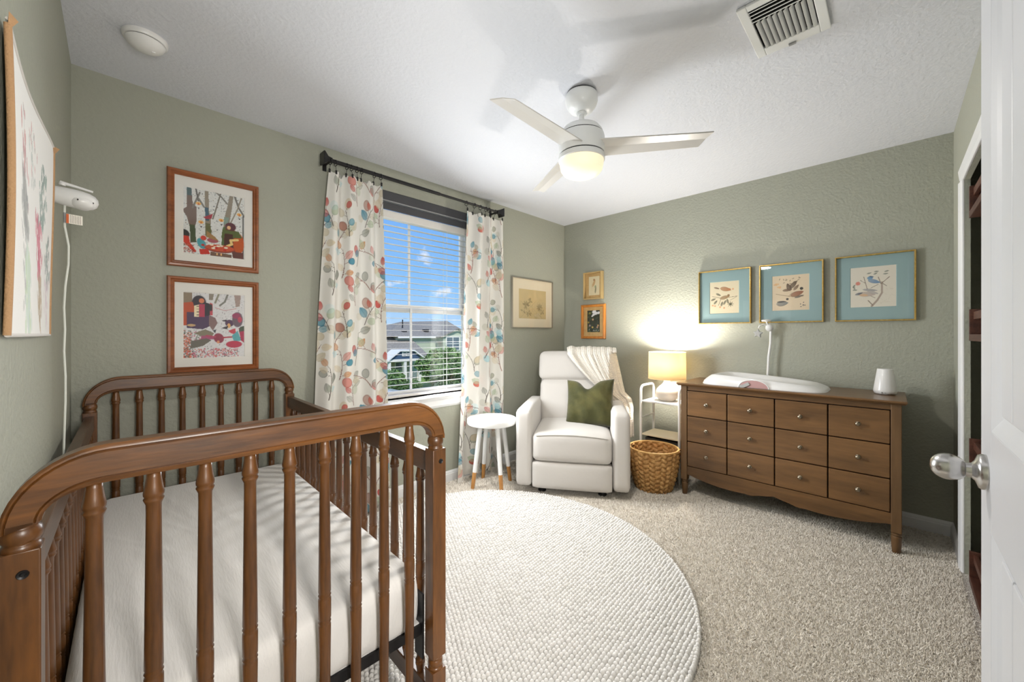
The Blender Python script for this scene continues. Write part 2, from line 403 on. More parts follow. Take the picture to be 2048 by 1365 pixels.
def np_mesh(name, V, Fq, mat, parent=None, smooth=True, colors=None, uv=None):
    me = bpy.data.meshes.new(name); V = np.asarray(V, dtype=np.float32); Fq = np.asarray(Fq, dtype=np.int32)
    me.vertices.add(len(V)); me.vertices.foreach_set('co', V.ravel())
    k = Fq.shape[1]
    me.loops.add(Fq.size); me.loops.foreach_set('vertex_index', Fq.ravel())
    me.polygons.add(len(Fq)); me.polygons.foreach_set('loop_start', np.arange(0, Fq.size, k, dtype=np.int32))
    me.polygons.foreach_set('use_smooth', np.full(len(Fq), smooth, dtype=bool))
    me.update(calc_edges=True)
    if colors is not None:
        at = me.color_attributes.new('print', 'FLOAT_COLOR', 'POINT')
        C = np.ones((len(V), 4), dtype=np.float32); C[:, :3] = colors; at.data.foreach_set('color', C.ravel())
    if uv is not None:
        ul = me.uv_layers.new(name='uv'); ul.data.foreach_set('uv', np.asarray(uv, dtype=np.float32)[Fq.ravel()].ravel())
    me.materials.append(MAT[mat] if isinstance(mat, str) else mat)
    o = bpy.data.objects.new(name, me); col.objects.link(o)
    if parent is not None: o.parent = parent
    return o
def grid_faces(nu, nv):
    i = np.arange(nu * nv).reshape(nv, nu)
    return np.stack([i[:-1, :-1], i[:-1, 1:], i[1:, 1:], i[1:, :-1]], -1).reshape(-1, 4)

# ------------------------------------------------------------------ flat print painter (colours at points)
class Paint:
    def __init__(s, P, bg):
        s.P = np.asarray(P, dtype=np.float64); s.C = np.tile(np.array(srgb(*bg)[:3]), (len(s.P), 1))
        s.o = np.argsort(s.P[:, 1], kind='stable'); s.ys = s.P[s.o, 1]
    def _near(s, x0, x1, y0, y1):
        k = s.o[np.searchsorted(s.ys, y0):np.searchsorted(s.ys, y1)]; x = s.P[k, 0]
        return k[(x > x0) & (x < x1)]
    def _mix(s, idx, a, c):
        cc = np.array(srgb(*c)[:3]); a = np.asarray(a)[:, None]; s.C[idx] = s.C[idx] * (1 - a) + cc * a
    def ell(s, cx, cy, rx, ry, ang=0, c=(0, 0, 0), a=1.0, edge=None, soft=0.12):
        R = max(rx, ry) * 1.1; idx = s._near(cx - R, cx + R, cy - R, cy + R)
        if not len(idx): return
        d = s.P[idx] - (cx, cy); ca, sa = math.cos(ang), math.sin(ang)
        q = np.hypot((d[:, 0] * ca + d[:, 1] * sa) / rx, (-d[:, 0] * sa + d[:, 1] * ca) / ry)
        s._mix(idx, a * np.clip((1 - q) / soft, 0, 1), c)
        if edge is not None: s._mix(idx, 0.75 * a * np.clip(1 - np.abs(q - 0.88) / 0.14, 0, 1), edge)
    def leaf(s, cx, cy, l, w, ang, c, a=1.0, vein=None, edge=None):
        R = l * 0.6; idx = s._near(cx - R, cx + R, cy - R, cy + R)
        if not len(idx): return
        d = s.P[idx] - (cx, cy); ca, sa = math.cos(ang), math.sin(ang)
        t = (d[:, 0] * ca + d[:, 1] * sa) / l + 0.5; y = np.abs(-d[:, 0] * sa + d[:, 1] * ca)
        tt = np.clip(t, 0, 1); half = w * 0.5 * np.sin(PI * tt ** 0.8) ** 0.7
        q = np.where((t > 0) & (t < 1), y / np.maximum(half, 1e-5), 9)
        wash = 0.72 + 0.28 * tt
        s._mix(idx, a * wash * np.clip((1 - q) / 0.15, 0, 1), c)
        if edge is not None: s._mix(idx, 0.8 * a * np.clip(1 - np.abs(q - 0.9) / 0.14, 0, 1), edge)
        if vein is not None: s._mix(idx, 0.6 * np.clip(1 - y / (w * 0.045), 0, 1) * (q < 1), vein)
    def line(s, pts, w, c, a=1.0, w2=None):
        for k in range(len(pts) - 1):
            p, q = np.array(pts[k], float), np.array(pts[k + 1], float)
            f0 = k / (len(pts) - 1); ww = w if w2 is None else w + (w2 - w) * f0
            lo, hi = np.minimum(p, q) - ww, np.maximum(p, q) + ww
            idx = s._near(lo[0], hi[0], lo[1], hi[1])
            if not len(idx): continue
            e = q - p; t = np.clip(((s.P[idx] - p) @ e) / max(e @ e, 1e-12), 0, 1)
            d = np.linalg.norm(s.P[idx] - p - t[:, None] * e, axis=1)
            s._mix(idx, a * np.clip((ww * 0.5 - d) / (ww * 0.15) + 0.5, 0, 1), c)
    def poly(s, pts, c, a=1.0):
        x, y = s.P[:, 0], s.P[:, 1]; ins = np.zeros(len(x), bool); n = len(pts)
        for i in range(n):
            x1, y1 = pts[i]; x2, y2 = pts[(i + 1) % n]
            if y1 == y2: continue
            k = ((y1 > y) != (y2 > y)) & (x < (x2 - x1) * (y - y1) / (y2 - y1) + x1); ins ^= k
        idx = np.where(ins)[0]
        if len(idx): s._mix(idx, np.full(len(idx), a), c)
    def dots(s, n, box, r, cs, rnd):
        for _ in range(n):
            s.ell(rnd.uniform(box[0], box[1]), rnd.uniform(box[2], box[3]), r, r, 0, rnd.choice(cs), 0.9, soft=0.5)
    def mottle(s, amt, f):
        k = 1 + amt * (np.sin(s.P[:, 0] * f + 1.3 * np.sin(s.P[:, 1] * f * 0.7)) * np.cos(s.P[:, 1] * f * 1.1 + np.sin(s.P[:, 0] * f * 0.6)))
        s.C = np.clip(s.C * k[:, None], 0, 1)

# ================================================================== THE ROOM
T = 0.12
floor = struct(MB().box(XL - T, XR + T, -1.3, YW + T, -0.05, 0.0).build('floor', 'carpet'))
ceiling = struct(MB().box(XL - T, XR + T, -1.3, YW + T, HC, HC + 0.1).build('ceiling', 'ceiling'))
WX0, WX1, WZ0, WZ1 = 1.09, 2.21, 0.735, 2.272
b = MB(); YB = YW + 0.15
b.box(XL - T, WX0, YW, YB, 0, HC); b.box(WX1, XR + T, YW, YB, 0, HC); b.box(WX0, WX1, YW, YB, WZ1, HC); b.box(WX0, WX1, YW, YB, 0, WZ0)
struct(b.build('wall_window', 'wall'))
struct(MB().box(XR, XR + T, -1.3, YW, 0, HC).build('wall_right', 'wall'))
struct(MB().box(XL - T, XL, YC - 0.12, YW, 0, HC).build('wall_left', 'wall'))
CX0, CX1, CZ = 1.32, 3.03, 2.01         # closet opening
DX0, DX1, DZ = XL, 0.36, 2.05           # entry doorway
b = MB(); y0, y1 = YC - 0.14, YC
b.box(CX1, XR, YC - 0.02, y1, 0, HC); b.box(CX0, CX1, YC - 0.02, y1, CZ, HC); b.box(DX1, CX0, y0, y1, 0, HC); b.box(DX0, DX1, y0, y1, DZ, HC)
struct(b.build('wall_closet', 'wall'))
struct(MB().box(CX0 - 0.1, CX1 + 0.42, YC - 0.24, YC - 0.141, 0, HC).build('wall_closet_back', 'wall'))
struct(MB().box(CX1 + 0.32, CX1 + 0.42, YC - 0.141, YC - 0.02, 0, HC).build('wall_closet_side', 'wall'))
b = MB(); b.box(XL - T, 1.2, -1.3, -1.2, 0, HC); b.box(1.1, 1.2, -1.2, YC - 0.14, 0, HC); b.box(XL - T, XL - 0.02, -1.2, YC - 0.12, 0, HC)
struct(b.build('wall_hall', 'hall'))

def base_profile():
    return [(0, 0), (0.014, 0), (0.014, 0.062), (0.011, 0.068), (0.011, 0.074), (0.006, 0.084), (0.004, 0.088), (0, 0.088)]
bp = base_profile()
struct(MB().prism([(YW - p[0], p[1]) for p in bp], 'x', XL, XR).build('baseboard_window', 'trim'))
struct(MB().prism([(XR - p[0], p[1]) for p in bp], 'y', YC, YW - 0.015).build('baseboard_right', 'trim'))
struct(MB().prism([(YC + p[0], p[1]) for p in bp], 'x', 3.095, XR - 0.015).build('baseboard_closet', 'trim'))
struct(MB().prism([(XL + p[0], p[1]) for p in bp], 'y', YC + 0.02, YW - 0.015).build('baseboard_left', 'trim'))

# closet casing
b = MB()
cp = lambda x0, x1: [(x0, YC), (x0, YC + 0.008), (x0 + 0.25 * (x1 - x0), YC + 0.013), (x0 + 0.6 * (x1 - x0), YC + 0.016), (x1, YC + 0.018), (x1, YC)]
b.prism(cp(CX1, CX1 + 0.062), 'z', 0, CZ); 
b.prism([(YC, CZ), (YC + 0.008, CZ), (YC + 0.013, CZ + 0.016), (YC + 0.016, CZ + 0.04), (YC + 0.018, CZ + 0.062), (YC, CZ + 0.062)], 'x', CX0 - 0.062, CX1 + 0.062)
b.prism(cp(CX0, CX0 - 0.062), 'z', 0, CZ)
struct(b.build('trim_1', 'trim', bevel=0.002))

# ------------------------------------------------------------------ window
win = struct(thing('window_1', None, None, (1.65, YW + 0.1, WZ0)))
def wl(b): return b   # local frame of the window: origin at opening bottom centre
HW = (WX1 - WX0) / 2; HHt = WZ1 - WZ0
b = MB(); t = 0.022
b.box(-HW, -HW + t, -0.01, 0.05, 0, HHt); b.box(HW - t, HW, -0.01, 0.05, 0, HHt); b.box(-HW + t, HW - t, -0.01, 0.05, HHt - t, HHt); b.box(-HW + t, HW - t, -0.01, 0.05, 0, t)
b.build('window_frame', 'vinyl', win, bevel=0.003)
MR = 1.425 - WZ0
def sash(name, z0, z1, y, st):
    b = MB(); x = HW - t
    b.box(-x, -x + st, y, y + 0.025, z0, z1); b.box(x - st, x, y, y + 0.025, z0, z1); b.box(-x + st, x - st, y, y + 0.025, z1 - st, z1); b.box(-x + st, x - st, y, y + 0.025, z0, z0 + st)
    o = b.build(name, 'vinyl', win, bevel=0.003)
    MB().box(-0.009, 0.009, y + 0.008, y + 0.017, z0 + st, z1 - st).build('muntin', 'vinyl', o)
    for sx in (-1, 1):
        MB().box(min(sx * 0.009, sx * (x - st)), max(sx * 0.009, sx * (x - st)), y + 0.011, y + 0.014, z0 + st, z1 - st).build('pane', 'pane', o)
sash('upper_sash', MR - 0.028, HHt - t, 0.024, 0.03)
sash('lower_sash', t, MR + 0.028, -0.004, 0.026)
# stool and apron
b = MB()
b.prism([(YW + 0.09, WZ0), (YW - 0.045, WZ0), (YW - 0.052, WZ0 - 0.006), (YW - 0.052, WZ0 - 0.016), (YW - 0.046, WZ0 - 0.022), (YW, WZ0 - 0.022), (YW, WZ0 - 0.001), (YW + 0.09, WZ0 - 0.001)], 'x', WX0 - 0.055, WX1 + 0.055)
b.prism([(YW, WZ0 - 0.022), (YW - 0.026, WZ0 - 0.022), (YW - 0.026, WZ0 - 0.036), (YW - 0.018, WZ0 - 0.05), (YW - 0.018, WZ0 - 0.09), (YW - 0.008, WZ0 - 0.108), (YW, WZ0 - 0.108)], 'x', WX0 - 0.035, WX1 + 0.035)
struct(b.build('trim_2', 'trim'))

# venetian blind
bl = thing('window_blind', 'white venetian blind with open horizontal slats inside the window opening', 'blind', (1.65, YW + 0.05, WZ0))
MB().box(-HW + 0.012, HW - 0.012, -0.03, 0.028, HHt - 0.19, HHt - 0.132).build('headrail', 'slat', bl, bevel=0.004)
tpl = MB(); n = 6
prof = [(-0.0155 + 0.031 * i / n, 0.0012 * (1 - (2 * i / n - 1) ** 2)) for i in range(n + 1)]
tpl.prism(prof + [(y, z - 0.0018) for y, z in prof[::-1]], 'x', -HW + 0.02, HW - 0.02)
first = tpl.build('slat', 'slat', bl)
zs = []; z = 0.055
while z < HHt - 0.2: zs.append(z); z += 0.0462
first.location = (0, 0, zs[0])
for z in zs[1:]: copies(first, (0, 0, z), bl)
MB().box(-HW + 0.02, HW - 0.02, -0.025, 0.025, 0.006, 0.026).build('bottom_rail', 'slat', bl, bevel=0.004)
for x in (-0.29, 0.29):
    for dy in (-0.024, 0.024): MB().tube([(x, dy, 0.01), (x, dy, HHt - 0.15)], 0.0012, 6).build('ladder_cord', 'cord', bl)

# dark roller shade
rs = thing('roller_shade', 'dark grey roller shade pulled up in a cassette above the window', 'shade', (1.65, YW, WZ1 - 0.002))
MB().box(-HW + 0.004, HW - 0.004, -0.004, 0.014, -0.066, 0).build('cassette', 'shade', rs, bevel=0.003)
MB().box(-HW + 0.006, HW - 0.006, -0.002, 0.012, -0.074, -0.066).build('cassette_lip', 'grey_plastic', rs)
b = MB(); b.tube([(-HW + 0.02, 0.038, -0.098), (HW - 0.02, 0.038, -0.098)], 0.024, 20)
b.build('fabric_roll', 'shade', rs, smooth=True)
MB().box(-HW + 0.02, HW - 0.02, 0.008, 0.018, -0.13, -0.078).build('hem_bar', 'shade', rs, bevel=0.003)

# ------------------------------------------------------------------ door leaf (folded back against the closet wall)
dr = struct(thing('door_1', None, None, (1.158, -0.12, 0.012)))
DW, DH = 0.76, 2.02
def door_slab():
    b = MB(); st = 0.105
    # stiles and rails in front of a thinner core
    b.box(-DW, 0, -0.035, -0.012, 0, DH)
    for x0, x1, z0, z1 in ((-st, 0, 0, DH), (-DW, -DW + st, 0, DH), (-DW + st, -st, 0, 0.19), (-DW + st, -st, 0.868, 1.043), (-DW + st, -st, DH - 0.115, DH)):
        b.box(x0, x1, -0.012, 0, z0, z1)
    return b
o = door_slab().build('leaf', 'door', dr, bevel=0.0015)
def door_panel(z0, z1):
    b = MB(); x0, x1 = -DW + 0.105, -0.105
    mw = 0.03
    # sloping moulding frame
    out = [(x0, z0), (x1, z0), (x1, z1), (x0, z1)]; inn = [(x0 + mw, z0 + mw), (x1 - mw, z0 + mw), (x1 - mw, z1 - mw), (x0 + mw, z1 - mw)]
    mid = [(x0 + mw * .45, z0 + mw * .45), (x1 - mw * .45, z0 + mw * .45), (x1 - mw * .45, z1 - mw * .45), (x0 + mw * .45, z1 - mw * .45)]
    V = [(p[0], -0.0005, p[1]) for p in out] + [(p[0], -0.005, p[1]) for p in mid] + [(p[0], -0.0118, p[1]) for p in inn]
    Fc = [(k * 4 + i, k * 4 + (i + 1) % 4, k * 4 + 4 + (i + 1) % 4, k * 4 + 4 + i) for k in range(2) for i in range(4)]
    b.add(V, Fc); fr = b.build('panel_moulding', 'door', dr)
    w = (x1 - x0 - 2 * mw); nb = 6
    for i in range(nb):
        a = x0 + mw + w * i / nb
        MB().box(a + 0.002, a + w / nb - 0.002, -0.014, -0.0075, z0 + mw, z1 - mw).build('plank', 'door', dr, bevel=0.003)
door_panel(0.19, 0.868); door_panel(1.043, DH - 0.115)
kz = 0.961; kx = -0.06
kn = MB()
kn.lathe([(0.0, 0), (0.0315, 0), (0.0315, 0.006), (0.029, 0.010), (0.018, 0.014), (0.0135, 0.018), (0.0125, 0.026)], 40, (kx, 0.0, kz), 'y')
k1 = kn.build('rose', 'nickel', dr, smooth=True)
kn = MB()
pr = [(0.0125, 0.022)] + [(0.0240 * math.sin(a) ** 0.85, 0.046 - 0.024 * math.cos(a)) for a in np.linspace(0.42, PI - 0.02, 22)] + [(0.0, 0.0702)]
kn.lathe(pr, 40, (kx, 0, kz), 'y'); kn.build('knob', 'nickel', dr, smooth=True)

# ================================================================== CRIB
CRIB_L, CRIB_W, CRIB_H = 1.59, 0.845, 1.026
crib = thing('baby_crib', 'brown turned-spindle wooden crib along the left wall', 'crib', (-0.1315, 1.0, 0), -0.018)
PS = 0.046
def crib_post(x, y):
    b = MB(); h = PS / 2
    def sq(z0, z1): b.box(x - h, x + h, y - h, y + h, z0, z1)
    b.lathe([(0.018, 0), (0.021, 0.012), (0.022, 0.05)], 20, (x, y, 0))
    sq(0.05, 0.198)
    b.lathe([(0.021, 0.196), (0.023, 0.202), (0.019, 0.207), (0.022, 0.214), (0.022, 0.222), (0.018, 0.228), (0.023, 0.234), (0.022, 0.238)], 24, (x, y, 0))
    sq(0.238, 0.872)
    b.lathe([(0.0225, 0.870), (0.0225, 0.877), (0.0195, 0.881), (0.0235, 0.888), (0.0242, 0.896), (0.0225, 0.904), (0.0195, 0.908), (0.022, 0.912), (0.022, 0.918)], 24, (x, y, 0))
    o = b.build('post', 'crib_z', crib, bevel=0.0035, smooth=True, sharp=0.6)
    return o
xa, xb = PS / 2, CRIB_W - PS / 2
ya, yb = PS / 2, CRIB_L - PS / 2
for y in (ya, yb):
    for x in (xa, xb): crib_post(x, y)
def arch(y):
    # flat arched top rail: outer outline minus inner outline, moulded edges
    n = 12; Ro, Ri, rh = 0.125, 0.072, 0.068
    x0, x1, zt, zb = 0.0, CRIB_W, CRIB_H, 0.915
    out = [(x0, zb)] + [(x0 + Ro - Ro * math.cos(a), zt - Ro + Ro * math.sin(a)) for a in np.linspace(0, PI / 2, n)]
    out += [(x1 - Ro + Ro * math.sin(a), zt - Ro + Ro * math.cos(a)) for a in np.linspace(0, PI / 2, n)] + [(x1, zb)]
    w = PS; xi0, xi1, zi = x0 + w, x1 - w, zt - rh
    inn = [(xi0, zb)] + [(xi0 + Ri - Ri * math.cos(a), zi - Ri * 0.0 - (Ri - Ri * math.sin(a)) * ((zi - zb) / Ri)) for a in np.linspace(0, PI / 2, n)]
    inn += [(xi1 - Ri + Ri * math.sin(a), zi - (Ri - Ri * math.cos(a)) * ((zi - zb) / Ri)) for a in np.linspace(0, PI / 2, n)] + [(xi1, zb)]
    def off(l, k):   # pull an outline towards the rail's middle line
        return [((1 - k) * p[0] + k * q[0], (1 - k) * p[1] + k * q[1]) for p, q in zip(*l)]
    b = MB(); d = 0.021
    layers = []
    for (yy, k) in ((-d + 0.004, 0.0), (-d + 0.0005, 0.07), (-d, 0.12), (-d + 0.002, 0.15), (-d - 0.001, 0.19)):
        layers.append([(p[0], y + yy, p[1]) for p in off((out, inn), k)]); 
    front_o = layers
    front_i = [[(p[0], y + yy, p[1]) for p in off((inn, out), k)] for (yy, k) in ((-d + 0.004, 0.0), (-d + 0.0005, 0.07), (-d, 0.12), (-d + 0.002, 0.15), (-d - 0.001, 0.19))]
    chain = front_o + front_i[::-1]
    back = [[(p[0], 2 * y - p[1], p[2]) for p in c] for c in chain][::-1]
    chain = chain + back; chain.append(chain[0])
    for A, B in zip(chain[:-1], chain[1:]): b.strip(A, B)
    bm = bmesh.new(); me = bpy.data.meshes.new('top_rail'); me.from_pydata(b.v, [], b.f); bm.from_mesh(me)
    bmesh.ops.remove_doubles(bm, verts=bm.verts, dist=1e-5); bmesh.ops.holes_fill(bm, edges=bm.edges); bmesh.ops.recalc_face_normals(bm, faces=bm.faces)
    bm.to_mesh(me); bm.free(); me.polygons.foreach_set('use_smooth', [True] * len(me.polygons)); me.set_sharp_from_angle(angle=0.5)
    me.materials.append(MAT['crib_x']); o = bpy.data.objects.new('top_rail', me); col.objects.link(o); o.parent = crib
arch(ya); arch(yb)
ztop, zbot = CRIB_H - 0.068, 0.125
def spin_prof(z0, z1):
    zc = (z0 + z1) / 2; H = (z1 - z0) / 2
    up = [(0.0105, 1.0), (0.0112, 0.965), (0.0135, 0.925), (0.0158, 0.895), (0.0154, 0.882), (0.0134, 0.876), (0.0158, 0.866), (0.0140, 0.855), (0.0118, 0.842), (0.0115, 0.80), (0.0126, 0.55), (0.0140, 0.22),
          (0.0146, 0.098), (0.0124, 0.088), (0.0150, 0.078), (0.0124, 0.067), (0.0149, 0.056), (0.0150, 0.0)]
    pts = [(r, zc + H * t) for r, t in up]; lo = [(r, zc - H * t) for r, t in up[:-1]]
    return (pts + lo[::-1])[::-1]
sp = MB().lathe(spin_prof(zbot - 0.01, ztop + 0.004), 20).build('spindle', 'crib_z', crib, smooth=True, sharp=0)
spots = []
gx = 0.0785
for y in (ya, yb):
    for i in range(9): spots.append((CRIB_W / 2 - 0.004 + (i - 4) * gx, y, 0))
zsr = 0.795
sp2 = MB().lathe(spin_prof(0.125, zsr + 0.004), 16).build('spindle', 'crib_z', crib, smooth=True, sharp=0)
side = []
ns = 17
for x in (xa, xb):
    for i in range(ns): side.append((x, 0.11 + (CRIB_L - 0.22) * i / (ns - 1), 0))
sp.location = spots[0]; sp2.location = side[0]
for p in spots[1:]: copies(sp, p, crib)
for p in side[1:]: copies(sp2, p, crib)
for x in (xa, xb):
    MB().box(x - 0.014, x + 0.014, PS, CRIB_L - PS, zsr, 0.858).build('side_rail', 'crib_y', crib, bevel=0.003)
    MB().box(x - 0.014, x + 0.014, PS, CRIB_L - PS, 0.07, 0.132).build('bottom_rail', 'crib_y', crib, bevel=0.003)
for y in (ya, yb):
    MB().box(PS, CRIB_W - PS, y - 0.014, y + 0.014, 0.07, 0.132).build('bottom_rail', 'crib_x', crib, bevel=0.003)
# cap bolts on the post faces
for x in (xa + 0.004, xb + 0.004):
    b = MB(); b.lathe([(0.0, 0.0035), (0.002, 0.0035), (0.0032, 0.0015), (0.0062, 0.003), (0.0072, 0.0015), (0.0072, -0.002)][::-1], 20, (0, 0, 0), 'y')
    o = b.build('bolt', 'black', crib, smooth=True, sharp=0.8); o.location = (x, 0.0, 0.835); o.rotation_euler = (0, 0, PI)
# mattress platform of black steel
b = MB(); zm = 0.318
b.box(0.05, CRIB_W - 0.05, 0.062, 0.078, zm - 0.03, zm); b.box(0.05, CRIB_W - 0.05, CRIB_L - 0.078, CRIB_L - 0.062, zm - 0.03, zm)
b.box(0.05, 0.066, 0.078, CRIB_L - 0.078, zm - 0.03, zm); b.box(CRIB_W - 0.066, CRIB_W - 0.05, 0.078, CRIB_L - 0.078, zm - 0.03, zm)
for i in range(1, 8): b.box(0.066, CRIB_W - 0.066, CRIB_L * i / 8 - 0.012, CRIB_L * i / 8 + 0.012, zm - 0.008, zm - 0.002)
sup = b.build('mattress_platform', 'black', crib)
for x in (0.046, CRIB_W - 0.052):
    for y in (0.05, CRIB_L - 0.1):
        MB().box(x, x + 0.006, y, y + 0.045, zm - 0.1, zm + 0.1).build('height_bracket', 'black', sup)

# mattress in a fitted muslin sheet
mt = thing('crib_mattress', 'crib mattress in a wrinkled white fitted muslin sheet', 'mattress', (-0.1315, 1.0, 0.319), -0.018)
mw, ml, mh = CRIB_W - 0.096, CRIB_L - 0.118, 0.168
nx, ny = 90, 150
u = np.linspace(0, 1, nx); v = np.linspace(0, 1, ny); U, V_ = np.meshgrid(u, v)
def mattress():
    # top sheet as displaced grid with rounded rim, then skirt going down
    sx = (U - 0.5) * 2; sy = (V_ - 0.5) * 2
    ex = np.clip((np.abs(sx) - 0.9) / 0.1, 0, 1); ey = np.clip((np.abs(sy) - 0.95) / 0.05, 0, 1)
    drop = 0.032 * (1 - np.sqrt(np.clip(1 - ex ** 2, 0, 1))) + 0.032 * (1 - np.sqrt(np.clip(1 - ey ** 2, 0, 1)))
    X = mw * U; Y = ml * V_
    rr = RNG
    wr = np.zeros_like(X)
    for k in range(60):
        cx, cy = rr.uniform(0.1, 0.62), rr.uniform(0.15, ml - 0.1); a = rr.normal(PI / 2 + 0.15, 0.14); l = rr.uniform(0.08, 0.28); w = rr.uniform(0.006, 0.012)
        dx, dy = X - cx, Y - cy; p = dx * math.cos(a) + dy * math.sin(a); q = -dx * math.sin(a) + dy * math.cos(a)
        wr += rr.uniform(0.0008, 0.0022) * np.exp(-(p / l) ** 2 - (q / w) ** 2)
    Z = mh - drop + wr * (1 - np.maximum(ex, ey)) - 0.006 * np.clip(sx, 0, 1) * 0
    # pull-in so that the rim is round in plan
    X = X.copy(); Y = Y.copy()
    rc = 0.05
    cxx = np.clip(X, rc, mw - rc); cyy = np.clip(Y, rc, ml - rc); dx, dy = X - cxx, Y - cyy; L_ = np.hypot(dx, dy); m_ = np.maximum(np.abs(dx), np.abs(dy))
    k = np.where(L_ > 1e-9, m_ / np.maximum(L_, 1e-9), 1); X = cxx + dx * k; Y = cyy + dy * k
    top = np.stack([X, Y, Z], -1).reshape(-1, 3); Fq = grid_faces(nx, ny)
    # skirt
    idx = np.arange(nx * ny).reshape(ny, nx)
    loop = np.concatenate([idx[0, :], idx[1:, -1], idx[-1, -2::-1], idx[-2:0:-1, 0]])
    ring = [loop]; Vs = [top]; base = len(top); lv = 6
    c = np.array([mw / 2, ml / 2, 0])
    for j in range(1, lv + 1):
        t_ = j / lv; P = top[loop].copy(); z0 = P[:, 2].copy()
        bul = 0.006 * math.sin(PI * t_) - 0.012 * max(0, t_ - 0.85) / 0.15
        d = P - c; d[:, 2] = 0; d /= np.maximum(np.abs(d / np.array([mw / 2, ml / 2, 1])).max(axis=1), 1e-6)[:, None]; d /= np.linalg.norm(d, axis=1)[:, None]
        P += d * (bul + 0.0015 * np.sin(np.arange(len(loop)) * 0.9 + j)[:, None]); P[:, 2] = z0 * (1 - t_)
        Vs.append(P); ring.append(np.arange(base, base + len(loop))); base += len(loop)
    Q = [Fq]
    for A, B in zip(ring[:-1], ring[1:]): Q.append(np.stack([A, B, np.roll(B, -1), np.roll(A, -1)], -1))
    o = np_mesh('sheet', np.concatenate(Vs), np.concatenate(Q), 'sheet', mt); o.location = (0.048, 0.059, 0)
    MB().box(0.066, 0.066 + mw - 0.02, 0.07, 0.07 + ml - 0.022, 0, 0.004).build('underside', 'sheet', mt)
mattress()

# ================================================================== CURTAINS
RODY, RODZ = 2.54, 2.322
rod = thing('curtain_rod', 'black metal curtain rod with square flared ends above the window', 'curtain rod', (0.9, RODY, RODZ))
RLEN = 2.458 - 0.9
MB().tube([(0.03, 0, 0), (0.88, 0, 0)], 0.0125, 16).build('outer_tube', 'black', rod, smooth=True)
MB().tube([(0.86, 0, 0), (RLEN - 0.03, 0, 0)], 0.0095, 16).build('inner_tube', 'black', rod, smooth=True)
for xs, sg in ((0.0, 1), (RLEN, -1)):
    b = MB(); V = []
    for x, h in ((0.0, 0.036), (0.008, 0.036), (0.012, 0.033), (0.034, 0.017), (0.06, 0.0135)):
        V += [(xs + sg * x, -h, -h), (xs + sg * x, h, -h), (xs + sg * x, h, h), (xs + sg * x, -h, h)]
    Fc = [(4 * k + i, 4 * k + (i + 1) % 4, 4 * k + 4 + (i + 1) % 4, 4 * k + 4 + i) for k in range(4) for i in range(4)] + [(3, 2, 1, 0), (16, 17, 18, 19)]
    b.add(V, Fc).build('finial', 'black', rod, bevel=0.001)
for x in (0.05, RLEN - 0.05):
    b = MB(); b.box(x - 0.006, x + 0.006, 0.008, YW - RODY - 0.004, -0.008, 0.004); b.box(x - 0.012, x + 0.012, YW - RODY - 0.005, YW - RODY - 0.0005, -0.04, 0.03)
    b.build('wall_bracket', 'black', rod)

